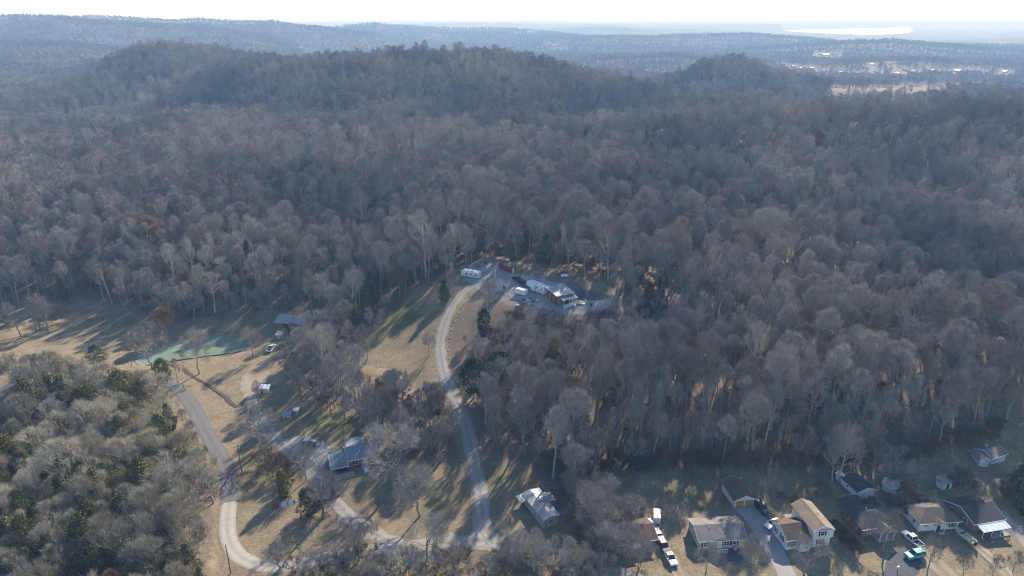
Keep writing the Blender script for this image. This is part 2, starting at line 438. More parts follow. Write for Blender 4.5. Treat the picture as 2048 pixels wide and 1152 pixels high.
def ribbon(name, px, width, mat, label, lift=.10, ragged=.15, seed=1, taper=1.0):
    P = smooth_line([Vector((p.x, p.y)) for p in (at(u, v) for u, v in px)])
    V, F = [], []; rnd = random.Random(seed)
    ncol = 7
    for i, p in enumerate(P):
        d = (P[min(i + 1, len(P) - 1)] - P[max(i - 1, 0)]).normalized(); nn = Vector((-d.y, d.x))
        f = i / (len(P) - 1); w = width * (1 + (taper - 1) * f)
        el, er = rnd.gauss(0, ragged), rnd.gauss(0, ragged)
        for c in range(ncol):
            a = (c / (ncol - 1) - .5) * w
            if c == 0: a += el
            if c == ncol - 1: a += er
            q = p + nn * a
            edge = c in (0, ncol - 1)
            V.append((q.x, q.y, hz(q.x, q.y) + (lift - .09 if edge else lift)))
    for i in range(len(P) - 1):
        for c in range(ncol - 1):
            F.append((i * ncol + c + 1, i * ncol + c, (i + 1) * ncol + c, (i + 1) * ncol + c + 1))
    o = link_mesh(name, V, F, mat, smooth=True)
    aa = o.data.attributes.new('across', 'FLOAT', 'POINT'); aa.data.foreach_set('value', [abs(c / (ncol - 1) - .5) * 2 for _ in P for c in range(ncol)])
    return tag(o, label, kind="structure"), P
def yard(name, px, mat, label, lift=.07, step=2.2, seed=3, rag=.5):
    rnd = random.Random(seed)
    pts_ = [Vector((p.x, p.y)) for p in (at(u, v) for u, v in px)]
    B = smooth_line(pts_ + [pts_[0]], 1.2)[:-1]
    B = [b + Vector((rnd.gauss(0, rag * .4), rnd.gauss(0, rag * .4))) for b in B]
    poly = [(b.x, b.y) for b in B]
    xs = [b.x for b in B]; ys = [b.y for b in B]
    gx, gy = np.meshgrid(np.arange(min(xs), max(xs), step), np.arange(min(ys), max(ys), step))
    k = inside(poly, gx.ravel(), gy.ravel())
    inn = [Vector((x, y)) for x, y in zip(gx.ravel()[k], gy.ravel()[k])]
    inn = [p for p in inn if min((p - b).length for b in B) > .8]
    nb = len(B)
    vs, es, fs, ov, oe, of = delaunay_2d_cdt(B + inn, [(i, (i + 1) % nb) for i in range(nb)], [], 1, 1e-4)
    bset = set(range(nb))
    V = []
    for i, v in enumerate(vs):
        isb = any(o_ < nb for o_ in ov[i])
        V.append((v.x, v.y, hz(v.x, v.y) + (lift - .06 if isb else lift)))
    F = []
    for f in fs:
        a, b, c = [vs[i] for i in f[:3]]
        F.append(tuple(f) if (b - a).cross(c - a) > 0 else tuple(reversed(f)))
    o = link_mesh(name, V, F, mat, smooth=True)
    aa = o.data.attributes.new('across', 'FLOAT', 'POINT'); aa.data.foreach_set('value', [.85 if any(q < nb for q in ov[i]) else .5 for i in range(len(vs))])
    return tag(o, label, kind="structure")
ribbon("pond_bank", [(u, v) for u, v in POND_PX] + [POND_PX[0]], 1.7, DIRT, "bare muddy bank around the green pond", lift=.06, ragged=.45, seed=21)
ribbon("asphalt_road", [(330,755),(372,795),(395,830),(420,878),(445,920),(459,960),(459,1007)], 4.6, ASPHALT, "narrow grey asphalt lane beside the roadside wood", seed=2)
_, CON_P = ribbon("concrete_road", [(459,1005),(455,1040),(456,1072),(468,1101),(490,1120),(522,1131),(560,1134),(600,1129),(650,1117),(720,1104),(790,1096)], 3.9, CONCRETE, "pale concrete lane curving round the lawn", lift=.115, ragged=.03, seed=3)
ribbon("gravel_road", [(770,1099),(850,1091),(920,1084),(985,1082),(1060,1097),(1150,1122),(1260,1160),(1330,1185)], 5.2, GRAVEL, "dusty gravel road through the junction", lift=.105, ragged=.4, seed=4)
ribbon("hill_driveway", [(985,1088),(972,1060),(964,1020),(961,985),(952,940),(940,885),(925,832),(907,790),(890,750),(881,712),(881,682),(889,648),(905,612),(925,587),(950,569),(978,560),(1012,550)], 4.0, GRAVEL, "long gravel driveway climbing to the hilltop cabin", lift=.12, ragged=.25, seed=5)
yard("junction_gravel", [(905,1092),(940,1070),(950,1020),(978,1020),(985,1060),(1020,1085),(990,1100)], GRAVEL, "gravel apron at the foot of the driveway", lift=.09)
ribbon("farm_drive", [(800,1090),(750,1070),(705,1040),(670,1005),(640,968),(612,932),(585,908),(555,882),(530,852),(508,818),(502,795)], 4.2, GRAVEL, "gravel farm drive past the brick house", lift=.11, ragged=.4, seed=6)
yard("parking_gravel", [(560,880),(600,872),(650,885),(660,905),(650,935),(612,945),(590,920)], GRAVEL, "gravel parking place beside the brick house", lift=.085, seed=7)
yard("farmyard_gravel", [(478,770),(492,742),(528,718),(546,722),(540,748),(528,775),(516,800),(492,805)], TRACK, "grey gravel farmyard below the barn", lift=.085, seed=8)
yard("hilltop_gravel", [(918,553),(940,530),(975,513),(1012,514),(1040,526),(1030,545),(1065,552),(1120,566),(1150,588),(1212,598),(1226,612),(1190,626),(1130,632),(1075,616),(1032,603),(1000,585),(980,592),(955,580)], GRAVEL, "gravel yard around the hilltop cabin", lift=.085, seed=9)
yard("hilltop_dirt", [(1030,545),(1080,546),(1140,556),(1210,578),(1250,600),(1240,628),(1190,642),(1110,642),(1040,622),(990,602),(985,585),(1010,570)], surf_mat("grey_dirt", (0.13, 0.105, 0.085), (0.25, 0.205, 0.165), .9, (0.19, 0.17, 0.15)), "bare grey-brown earth round the hilltop cabin", lift=.05, seed=20)
yard("dirt_bank", [(1130,585),(1150,578),(1200,586),(1225,598),(1190,601),(1150,597)], DARKLOT, "dark earth bank behind the cabin", lift=.14, seed=10)
ribbon("dirt_track", [(700,735),(735,742),(770,748),(800,765),(815,790)], 5.0, DIRT, "bare dirt track across the sloping field", lift=.08, ragged=.6, seed=11)
ribbon("garage_driveway", [(1487,1013),(1505,1032),(1524,1058),(1540,1088),(1560,1125),(1585,1175)], 5.2, surf_mat("driveway_concrete", (0.27, 0.26, 0.255), (0.38, 0.365, 0.35), 1.0, (0.31, 0.28, 0.24)), "grey driveway leading to the two-door garage", seed=12, taper=.75)
ribbon("car_track", [(1300,1040),(1312,1065),(1327,1095),(1343,1122),(1365,1165),(1380,1200)], 3.6, TRACK, "worn track under the row of parked cars", seed=13, ragged=.35)
ribbon("pickup_driveway", [(1808,1068),(1832,1092),(1860,1118),(1895,1150),(1930,1190)], 5.0, TRACK, "pale gravel drive in front of the white ranch house", seed=14, ragged=.35)
ribbon("boat_driveway", [(1915,1062),(1945,1085),(1980,1116),(2012,1146),(2050,1190)], 4.2, TRACK, "gravel drive beside the parked boat", seed=15, ragged=.3)
ribbon("side_driveway", [(1994,1020),(2015,1045),(2045,1075),(2080,1110)], 4.6, GRAVEL, "gravel drive beyond the awning house", seed=16, ragged=.3)
yard("paved_turnout", [(1765,1150),(1775,1118),(1800,1100),(1850,1104),(1848,1126),(1815,1160)], DARKLOT, "dark paved turnout under the turquoise car", lift=.075, seed=17)
ribbon("drainage_ditch", [(366,737),(385,752),(408,765),(432,782),(452,796),(474,815)], 1.5, surf_mat("ditch_soil", (0.05, 0.04, 0.03), (0.13, 0.10, 0.075), 1.5), "dark drainage ditch winding through the dry grass", lift=.09, ragged=.3, seed=18)
yard("front_pavement", [(1450,1098),(1472,1095),(1484,1112),(1482,1128),(1460,1130)], DARKLOT, "dark patch of pavement before the tan house", lift=.08, seed=19)
# joints across the concrete lane: a slab edge every few metres
for i in range(3, len(CON_P) - 3, 3):
    p = CON_P[i]; d = (CON_P[i + 1] - CON_P[i - 1]).normalized(); nn = Vector((-d.y, d.x))
    V = []
    for a in np.linspace(-1.85, 1.85, 7):
        for b in (-.05, .05):
            q = p + nn * a + d * b; V.append((q.x, q.y, hz(q.x, q.y) + (.119 if abs(a) < 1.8 else .06)))
    o = link_mesh("slab_joint", V, [(2 * k, 2 * k + 1, 2 * k + 3, 2 * k + 2) for k in range(6)], plain("tar_joint", (0.2, 0.18, 0.16)))
    o.parent = bpy.data.objects["concrete_road"]
#@@ROADS-END

# ---------------------------------------------------------------- trees
def bark_mat(name, c0, c1, c2=None):
    m, N, L, b = new_mat(name)
    oi = N.new("ShaderNodeObjectInfo")
    r = ramp(N, [(0.0, c0), (0.5, c1), (1.0, c2 or c0)]); L.new(oi.outputs["Random"], r.inputs[0])
    nz = noise(N, L, 0.8, 3)
    k = ramp(N, [(0.3, (0.7, 0.7, 0.7)), (0.7, (1.15, 1.15, 1.15))]); L.new(nz.outputs[0], k.inputs[0])
    st = N.new("ShaderNodeTexNoise"); st.inputs["Scale"].default_value = .013; st.inputs["Detail"].default_value = 3; L.new(oi.outputs["Location"], st.inputs["Vector"])
    ks = ramp(N, [(0.36, (0.62, 0.62, 0.65)), (0.64, (1.2, 1.15, 1.08))]); L.new(st.outputs[0], ks.inputs[0])
    c_ = mix(N, L, 1.0, r.outputs[0], k.outputs[0], 'MULTIPLY')
    L.new(mix(N, L, 1.0, c_, ks.outputs[0], 'MULTIPLY'), b.inputs["Base Color"])
    b.inputs["Roughness"].default_value = 0.85; b.inputs["Specular IOR Level"].default_value = 0.15
    return m
BARK = bark_mat("bark", (0.30, 0.27, 0.235), (0.40, 0.37, 0.33), (0.24, 0.21, 0.185))
TWIG = bark_mat("twig", (0.34, 0.31, 0.28), (0.43, 0.405, 0.375), (0.32, 0.265, 0.225))
PALE = bark_mat("pale_bark", (0.45, 0.40, 0.34), (0.55, 0.50, 0.43))
SUNLIT_BARK = bark_mat("sunlit_bark", (0.52, 0.475, 0.35), (0.60, 0.56, 0.44), (0.46, 0.40, 0.28))  # olive bark paled: sunlight on the roadside crowns put into the colour
BRUSH = bark_mat("brush_twig", (0.16, 0.12, 0.09), (0.21, 0.165, 0.115))
CEDAR = bark_mat("cedar_leaf", (0.15, 0.15, 0.052), (0.29, 0.245, 0.085), (0.10, 0.12, 0.045))
PINE = bark_mat("pine_needle", (0.03, 0.055, 0.022), (0.045, 0.07, 0.03))
BEECH = bark_mat("dry_leaf", (0.34, 0.19, 0.10), (0.40, 0.25, 0.14))
HOLLY = bark_mat("holly_leaf", (0.03, 0.06, 0.018), (0.05, 0.08, 0.025))

def tube(V, F, path, radii, sides):
    base = len(V)
    prev = None
    for k, (p, r) in enumerate(zip(path, radii)):
        d = (path[min(k + 1, len(path) - 1)] - path[max(k - 1, 0)]).normalized()
        a = d.orthogonal().normalized(); bb = d.cross(a)
        for s in range(sides):
            an = 2 * math.pi * s / sides
            V.append(p + (a * math.cos(an) + bb * math.sin(an)) * r)
    for k in range(len(path) - 1):
        for s in range(sides):
            s2 = (s + 1) % sides
            F.append((base + k * sides + s, base + k * sides + s2, base + (k + 1) * sides + s2, base + (k + 1) * sides + s))

def gen_bare(seed, H, R, zb, fork, twigs=4, thick=0.016, twig_w=0.026, up=0.35, lv=3, nlimb=9):
    """a leafless broadleaf tree inside an egg-shaped crown: returns (trunk V,F),(crown V,F)"""
    rnd = random.Random(seed)
    tV, tF, cV, cF = [], [], [], []
    zc = zb + (H - zb) * 0.45
    cz_up, cz_dn = H - zc, zc - zb * 0.8
    lob = [(rnd.uniform(0, 6.28), rnd.uniform(-.6, 1), rnd.uniform(-.55, .30)) for _ in range(12)]
    def room(p, d):
        # distance along d until the crown's egg is left
        step = 0.4; q = Vector(p); L = 0
        while L < 14:
            q = q + d * step; L += step
            e = (q.x * q.x + q.y * q.y) / (R * R) + ((q.z - zc) / (cz_up if q.z > zc else cz_dn)) ** 2
            if e > .12:
                an = math.atan2(q.y, q.x); zf = (q.z - zc) / cz_up; k = .95
                for la, lf, lw in lob:
                    da = (an - la + math.pi) % (2 * math.pi) - math.pi
                    k += lw * 1.4 * math.exp(-(da / .55) ** 2 - ((zf - lf) / .35) ** 2)
                if e > max(k, .3): break
        return L
    def grow_branch(p, d, L, r, level):
        nseg = 4 if level == 0 else 3
        path = [p]; dd = d.copy()
        for k in range(nseg):
            dd = (dd + Vector((rnd.gauss(0, .16), rnd.gauss(0, .16), up * 0.25 + rnd.gauss(0, .10)))).normalized()
            path.append(path[-1] + dd * (L / nseg))
        radii = [r * (1 - 0.75 * k / nseg) for k in range(nseg + 1)]
        if level <= 1: tube(tV, tF, path, radii, 4 if level == 0 else 3)
        else: tube(cV, cF, path, [max(x, 0.013) for x in radii], 3)
        if level < lv:
            nch = {0: 7, 1: 5, 2: 4}[level]
            for c in range(nch):
                f = 0.25 + 0.75 * (c + rnd.random()) / nch
                k = min(int(f * nseg), nseg - 1); fr = f * nseg - k
                q = path[k].lerp(path[k + 1], min(fr, 1))
                ax = (path[k + 1] - path[k]).normalized()
                side = ax.orthogonal().normalized(); side.rotate(Matrix.Rotation(rnd.uniform(0, 2 * math.pi), 3, ax))
                ang = rnd.uniform(0.3, 0.75)
                cd = (ax * math.cos(ang) + side * math.sin(ang) + Vector((0, 0, up * 0.5))).normalized()
                cl = min(room(q, cd) * rnd.uniform(.75, 1.02), L * rnd.uniform(.5, .8))
                if cl > 0.25: grow_branch(q, cd, cl, radii[k] * 0.6, level + 1)
        if level >= lv - 1:
            for c in range(twigs if level == lv else twigs // 2):
                f = rnd.random(); k = min(int(f * nseg), nseg - 1)
                q = path[k].lerp(path[k + 1], f * nseg - k)
                ax = (path[k + 1] - path[k]).normalized()
                cd = (ax * 1.5 + Vector((rnd.gauss(0, .5), rnd.gauss(0, .5), rnd.gauss(.15, .4)))).normalized()
                tl = rnd.uniform(.6, 1.5); w = twig_w * rnd.uniform(.6, 1.2)
                s = cd.cross(Vector((rnd.gauss(0, 1), rnd.gauss(0, 1), rnd.gauss(0, 1)))).normalized() * w * .5
                b0 = len(cV); cV.extend([q - s, q + s, q + cd * tl]); cF.append((b0, b0 + 1, b0 + 2))
    # trunk
    top = zb + (H - zb) * (0.8 if fork == 0 else 0.28)
    nt = 7; path = [Vector((0, 0, -0.5))]
    wx, wy = rnd.gauss(0, .5), rnd.gauss(0, .5)
    for k in range(1, nt + 1):
        f = k / nt
        path.append(Vector((wx * f + rnd.gauss(0, .1), wy * f + rnd.gauss(0, .1), top * f)))
    r0 = H * thick
    radii = [r0 * (1.25 if k == 0 else 1) * (1 - (0.72 if fork == 0 else .35) * k / nt) for k in range(nt + 1)]
    tube(tV, tF, path, radii, 6)
    if fork == 0:
        for c in range(nlimb + 4):
            f = max(zb / top, .3) + (1 - max(zb / top, .3)) * (c + rnd.random() * .8) / (nlimb + 4)
            k = min(int(f * nt), nt - 1); q = path[k].lerp(path[k + 1], min(f * nt - k, 1))
            an = c * 2.4 + rnd.gauss(0, .4); el = 0.35 + 0.75 * f + rnd.gauss(0, .12)
            d = Vector((math.cos(an) * math.cos(el), math.sin(an) * math.cos(el), math.sin(el)))
            grow_branch(q, d, room(q, d) * rnd.uniform(.8, 1.0), radii[k] * 0.5, 0)
    else:
        for c in range(nlimb):
            k = nt - 1 if c < fork else rnd.choice([nt - 3, nt - 2, nt - 1])
            q = path[nt] if c < fork else path[k].lerp(path[k + 1], rnd.random())
            an = c * 2.4 + rnd.gauss(0, .4); el = rnd.uniform(.75, 1.25) if c < fork else rnd.uniform(.2, .7)
            d = Vector((math.cos(an) * math.cos(el), math.sin(an) * math.cos(el), math.sin(el)))
            grow_branch(q, d, room(q, d) * rnd.uniform(.82, 1.0), radii[k] * (.62 if c < fork else .4), 0)
    return (tV, tF), (cV, cF)

def gen_leafy(seed, H, R, shape, nleaf, size, droop=0.0, zb=0.4):
    """an evergreen: stem plus sprays of small leaf faces through an uneven crown"""
    rnd = random.Random(seed)
    tV, tF, cV, cF = [], [], [], []
    path = [Vector((0, 0, -0.4)), Vector((rnd.gauss(0, .1), rnd.gauss(0, .1), H * .4)), Vector((0, 0, H * .93))]
    tube(tV, tF, path, [H * .02, H * .014, 0.03], 5)
    lob = [(rnd.uniform(0, 6.28), rnd.uniform(0.05, .95), rnd.uniform(.12, .34)) for _ in range(22)]
    def rad(a, f):
        if shape == 'cone': b = (1 - f) ** 0.85 * min(1, f * 5 + .35)
        elif shape == 'round': b = math.sqrt(max(0, 1 - (2 * f - 1) ** 2)) ** .8
        else: b = min(1, (1 - f) * 2.6) ** .6 * min(1, f * 4 + .3)
        k = 0.72
        for la, lf, lw in lob:
            da = (a - la + math.pi) % (2 * math.pi) - math.pi
            k += 0.5 * lw * 3 * math.exp(-(da / .5) ** 2 - ((f - lf) / .10) ** 2)
        return R * b * min(k, 1.25)
    n_sprays = nleaf // 9
    for s in range(n_sprays):
        f = rnd.random() ** (1.25 if shape == 'cone' else 1.0); a = rnd.uniform(0, 2 * math.pi)
        rr_ = rad(a, f) * (rnd.random() ** .38)
        c = Vector((math.cos(a) * rr_, math.sin(a) * rr_, zb + f * (H - zb)))
        out = Vector((math.cos(a), math.sin(a), .45 - droop)).normalized()
        for _ in range(9):
            q = c + Vector((rnd.gauss(0, size * .8), rnd.gauss(0, size * .8), rnd.gauss(0, size * .6)))
            d = (out + Vector((rnd.gauss(0, .6), rnd.gauss(0, .6), rnd.gauss(0, .5)))).normalized()
            sd_ = d.cross(Vector((rnd.gauss(0, 1), rnd.gauss(0, 1), rnd.gauss(0, 1)))).normalized() * size * rnd.uniform(.22, .42)
            L_ = size * rnd.uniform(.7, 1.5)
            b0 = len(cV); cV.extend([q - sd_, q + sd_, q + d * L_]); cF.append((b0, b0 + 1, b0 + 2))
    return (tV, tF), (cV, cF)

class Proto: pass
PROTO = {}
def add_proto(key, parts, mt, mc, H, R):
    p = Proto(); (tV, tF), (cV, cF) = parts
    p.H, p.R = H, R
    p.trunk = bpy.data.meshes.new("trunk"); p.trunk.from_pydata(tV, [], tF); p.trunk.materials.append(mt)
    p.crown = bpy.data.meshes.new("crown"); p.crown.from_pydata(cV, [], cF); p.crown.materials.append(mc)
    p.both = bpy.data.meshes.new("woodland_tree"); p.both.from_pydata(tV + cV, [], tF + [tuple(i + len(tV) for i in f) for f in cF])
    p.both.materials.append(mt); p.both.materials.append(mc)
    p.both.polygons.foreach_set("material_index", [0] * len(tF) + [1] * len(cF))
    PROTO.setdefault(key, []).append(p)
for s in range(7): add_proto('wood', gen_bare(100 + s, 16 + (s % 4), (3.6, 5.8, 4.6, 6.4, 4.0, 5.2, 6.0)[s], (7.0, 4.0, 5.0, 3.4, 8.0, 4.6, 6.0)[s], 3 if s % 2 else 0, nlimb=7 + s % 3, twigs=4 - s % 3, thick=.017 + .003 * (s % 3)), BARK, TWIG, 17, 5)
for s in range(4): add_proto('grove', gen_bare(600 + s, 12, 4.4 + .4 * (s % 2), 2.4, 4 if s % 2 else 0, nlimb=9, twigs=3, thick=.02), SUNLIT_BARK, SUNLIT_BARK, 12, 4.5)
for s in range(3): add_proto('tall', gen_bare(140 + s, 20, 4.0 + .3 * s, 8.0, 0, nlimb=8), BARK, TWIG, 20, 4)
for s in range(3): add_proto('poplar', gen_bare(160 + s, 20, 4.2 + .3 * s, 8.5, 0, nlimb=7, twigs=2, thick=.019), PALE, TWIG, 20, 4)
for s in range(4): add_proto('open', gen_bare(200 + s, 14, 6.2, 3.0, 4, nlimb=11, thick=.02, up=.2), BARK, TWIG, 14, 6.2)
for s in range(2): add_proto('sycamore', gen_bare(240 + s, 17, 7.5, 4.0, 5, twigs=3, nlimb=12, thick=.024, twig_w=.045, up=.25), PALE, TWIG, 17, 7.5)
for s in range(2): add_proto('beech', gen_bare(260 + s, 14, 4.2, 3.0, 0, twigs=7, nlimb=8, twig_w=.07), BARK, BEECH, 14, 4.2)
for s in range(3): add_proto('brush', gen_bare(280 + s, 4.2, 2.6, 0.3, 5, twigs=5, nlimb=9, twig_w=.03, thick=.02, lv=2), BRUSH, BRUSH, 4.2, 2.6)
for s in range(4): add_proto('cedar', gen_leafy(300 + s, 9, 2.5, 'cone' if s % 2 else 'oval', 3600, .33), BARK, CEDAR, 9, 2.5)
for s in range(2): add_proto('pine', gen_leafy(340 + s, 13, 3.4, 'oval', 4000, .40, zb=2.5), BARK, PINE, 13, 3.4)
add_proto('holly', gen_leafy(360, 9, 4.2, 'round', 4500, .36), BARK, HOLLY, 9, 4.2)
for s in range(5): add_proto('mid', gen_bare(500 + s, 17.5, 4.8 + .3 * s, 5.5, 3 if s % 2 else 0, nlimb=7, twigs=4, twig_w=.065, lv=2), BARK, TWIG, 17, 5)
for s in range(2): add_proto('far', gen_bare(400 + s, 15, 5.2, 4.5, 0, twigs=4, nlimb=7, twig_w=.09, lv=2), BARK, TWIG, 15, 5)

TREE_NAMES = {'wood': 'bare_tree', 'tall': 'bare_tree', 'open': 'bare_tree', 'sycamore': 'sycamore_tree', 'beech': 'beech_tree', 'brush': 'brush_shrub', 'grove': 'bare_tree', 'poplar': 'tulip_tree', 'cedar': 'cedar_tree', 'pine': 'pine_tree', 'holly': 'holly_tree'}
def plant(key, k, x, y, s, rz, label, cat='tree', group=None, sxy=1.0, z=None):
    p = PROTO[key][k % len(PROTO[key])]
    root = bpy.data.objects.new(TREE_NAMES[key], None); COL.objects.link(root)
    root.empty_display_size = 0.5
    root.location = (x, y, hz(x, y) if z is None else z); root.rotation_euler = (random.gauss(0, .05), random.gauss(0, .05), rz); root.scale = (s * sxy, s * sxy, s)
    for nm, me_ in (("trunk", p.trunk), ("crown", p.crown)):
        c = bpy.data.objects.new(nm, me_); COL.objects.link(c); c.parent = root
    return tag(root, label, cat, group)

# woodland scatter: jittered hexagonal grid, thinned by zone
def scatter(r0, r1, sp, seed, half=47):
    rg = np.random.default_rng(seed)
    ymax = r1
    xs = np.arange(-r1, r1, sp); ys = np.arange(20, ymax, sp * .87)
    X, Y = np.meshgrid(xs, ys); X = X + (np.arange(len(ys)) % 2)[:, None] * sp * .5
    X = (X + rg.uniform(-.5, .5, X.shape) * sp).ravel(); Y = (Y + rg.uniform(-.5, .5, Y.shape) * sp).ravel()
    r = np.hypot(X, Y); a = np.degrees(np.arctan2(X, Y))
    k = (r > r0) & (r <= r1) & (np.abs(a) < half)
    X, Y = X[k], Y[k]; Z = height(X, Y)
    u, v, d = project(X, Y, Z)
    k = (u > -160) & (u < 2330) & (v < 1330)
    k &= ~is_open(X, Y, Z)
    if r1 > 1000:
        for hu, hv, hw in FAR_TOWN + [(1755,180,90),(1790,179,90),(1825,179,90),(1860,179,90),(1895,178,90),(1925,177,70)]:
            p = at(hu, hv, 4500); e = np.array([p.x, p.y]) / math.hypot(p.x, p.y)
            al = (X - p.x) * e[0] + (Y - p.y) * e[1]; ac = -(X - p.x) * e[1] + (Y - p.y) * e[0]
            k &= ~((np.abs(ac) < hw * .7 + 4) & (al > -150) & (al < hw * .7 + 8))
    return X[k], Y[k], Z[k], u[k], v[k]

wx, wy, wz, wu, wv = scatter(90, 1250, 6.0, 11)
ex = scatter(90, 330, 5.2, 19); ke = (ex[3] < 450) & (ex[4] > 690) & (np.random.default_rng(5).random(len(ex[0])) < .62)
wx, wy, wz, wu, wv = [np.concatenate([a, b[ke]]) for a, b in zip((wx, wy, wz, wu, wv), ex)]
cedar_p = 0.03 + 0.16 * np.exp(-((wu - 560) / 220) ** 2 - ((wv - 560) / 120) ** 2) + 0.16 * np.exp(-((wu - 1650) / 300) ** 2 - ((wv - 700) / 130) ** 2)
cedar_p = np.where((wu < 480) & (wv > 690), 0.27, cedar_p)
cedar_p = np.where(np.hypot(wx, wy) > 420, 0.02, cedar_p)
cl = fbm(wx / 26, wy / 26, 9, 3)
cedar_p = np.clip(cedar_p * (1 + 3.2 * cl), 0, .8)
rv = RNG.random(len(wx))
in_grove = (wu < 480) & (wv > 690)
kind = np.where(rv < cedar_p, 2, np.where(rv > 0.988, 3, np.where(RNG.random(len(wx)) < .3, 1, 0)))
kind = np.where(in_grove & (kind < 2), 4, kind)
size = RNG.triangular(.45, .9, 1.4, len(wx)) * (1 + 0.5 * fbm(wx / 40, wy / 40, 21, 2))
size = np.where((wv > 880) & (wu > 1000), size * 0.82, size)
size = np.where((wu > 960) & (wu < 1330) & (wv > 600) & (wv < 760), size * np.interp(wv, [660, 760], [.42, .85]), size)
size = np.where((wu > 640) & (wu < 940) & (wv > 700) & (wv < 940), size * .75, size)
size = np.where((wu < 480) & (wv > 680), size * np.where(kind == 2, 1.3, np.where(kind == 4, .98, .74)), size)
size = np.where((wu > 200) & (wu < 560) & (wv < 680) & (wv > 560), size * .8, size)
size = np.where((kind == 2) & ~in_grove, size * 1.25, size)
rots = RNG.uniform(0, 6.283, len(wx))
var = RNG.integers(0, 20, len(wx))
kind = np.where((kind < 2) & (RNG.random(len(wx)) < .10) & ((wv < 800) | (wu < 1000)), 5, kind)
KEYS = ['wood', 'tall', 'cedar', 'beech', 'grove', 'poplar']
_, _, wd = project(wx, wy, wz)
onscreen = (wu > -30) & (wu < 2078) & (wv < 1230)
show = np.where(onscreen, size / wd, 0)
use_ind = np.zeros(len(wx), bool)
for grp in ((0, 1, 3, 4, 5), (2,)):
    sel = np.where(np.isin(kind, grp))[0]
    o = sel[np.argsort(-show[sel])][:300]
    use_ind[o] = show[o] > 0
for i in np.where(use_ind)[0]:
    kd = KEYS[kind[i]]
    left = wu[i] < 480 and wv[i] > 680
    U, V_ = wu[i], wv[i]
    if left: zone = "in the mixed wood beside the curving lane"
    elif 640 < U < 945 and V_ > 690: zone = "in the strip between the farmhouse and the driveway"
    elif V_ > 830: zone = "at the wood edge behind the row of houses"
    elif U < 900: zone = "in the wood rising behind the pond and barn"
    elif U < 1300 and V_ > 600: zone = "on the wooded slope below the hilltop cabin"
    elif U < 1300: zone = "in the wood behind the hilltop yard"
    elif V_ > 620: zone = "on the wooded slope above the white and brick houses"
    else: zone = "in the wood beyond the dark earth bank"
    big = "tall" if size[i] > 1.0 else "smaller"
    what = {'cedar': "olive-green cedar", 'beech': "tree holding dry orange leaves", 'poplar': "pale-barked bare tree", 'tall': "slender bare grey tree", 'wood': "spreading bare grey tree", 'grove': "sunlit-tinted bare tree"}[kd]
    lab, grp = big + " " + what + " " + zone, big + " " + what + "s " + zone
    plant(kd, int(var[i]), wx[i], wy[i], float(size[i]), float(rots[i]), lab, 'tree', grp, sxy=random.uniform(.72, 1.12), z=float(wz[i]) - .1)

def stuff_forest(name, label, x, y, z, s, rz, protos, pick, tilt=None):
    col = bpy.data.collections.new(name + "_kinds")
    for k, p in enumerate(protos):
        o = bpy.data.objects.new("kind_%02d" % k, p.both); col.objects.link(o)
    me = bpy.data.meshes.new(name)
    me.vertices.add(len(x)); me.vertices.foreach_set("co", np.stack([x, y, z], 1).ravel().astype(np.float32))
    for nm, ty, ar in (("rx", 'FLOAT', RNG.normal(0, .06, len(x)).astype(np.float32)), ("rz", 'FLOAT', rz.astype(np.float32)), ("sc", 'FLOAT', s.astype(np.float32)), ("wd", 'FLOAT', RNG.uniform(.68, 1.12, len(x)).astype(np.float32)), ("pick", 'INT', pick.astype(np.int32))):
        a = me.attributes.new(nm, ty, 'POINT'); a.data.foreach_set("value", ar)
    ob = bpy.data.objects.new(name, me); COL.objects.link(ob)
    ng = bpy.data.node_groups.new(name, 'GeometryNodeTree')
    ng.interface.new_socket("Geometry", in_out='INPUT', socket_type='NodeSocketGeometry')
    ng.interface.new_socket("Geometry", in_out='OUTPUT', socket_type='NodeSocketGeometry')
    N, L = ng.nodes, ng.links
    gi = N.new("NodeGroupInput"); go = N.new("NodeGroupOutput")
    iop = N.new("GeometryNodeInstanceOnPoints"); ci = N.new("GeometryNodeCollectionInfo")
    ci.inputs["Collection"].default_value = col; ci.inputs["Separate Children"].default_value = True; ci.inputs["Reset Children"].default_value = True
    def attr(nm, ty):
        q = N.new("GeometryNodeInputNamedAttribute"); q.data_type = ty; q.inputs["Name"].default_value = nm; return q.outputs["Attribute"]
    cx = N.new("ShaderNodeCombineXYZ"); L.new(attr("rz", 'FLOAT'), cx.inputs[2]); L.new(attr("rx", 'FLOAT'), cx.inputs[0])
    e2r = N.new("FunctionNodeEulerToRotation"); L.new(cx.outputs[0], e2r.inputs[0])
    L.new(gi.outputs[0], iop.inputs["Points"]); L.new(ci.outputs[0], iop.inputs["Instance"])
    iop.inputs["Pick Instance"].default_value = True
    L.new(attr("pick", 'INT'), iop.inputs["Instance Index"]); L.new(e2r.outputs[0], iop.inputs["Rotation"])
    wv_ = N.new("ShaderNodeCombineXYZ"); wm = N.new("ShaderNodeMath"); wm.operation = 'MULTIPLY'; sc_ = attr("sc", 'FLOAT')
    L.new(sc_, wm.inputs[0]); L.new(attr("wd", 'FLOAT'), wm.inputs[1]); L.new(wm.outputs[0], wv_.inputs[0]); L.new(wm.outputs[0], wv_.inputs[1]); L.new(sc_, wv_.inputs[2])
    L.new(wv_.outputs[0], iop.inputs["Scale"]); L.new(iop.outputs[0], go.inputs[0])
    md = ob.modifiers.new("trees", 'NODES'); md.node_group = ng
    return tag(ob, label, "wood", kind="stuff")
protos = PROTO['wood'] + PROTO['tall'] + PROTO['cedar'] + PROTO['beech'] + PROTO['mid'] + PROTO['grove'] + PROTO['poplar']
off = {0: (0, 7), 1: (7, 3), 2: (10, 4), 3: (14, 2), 4: (21, 4), 5: (25, 3)}
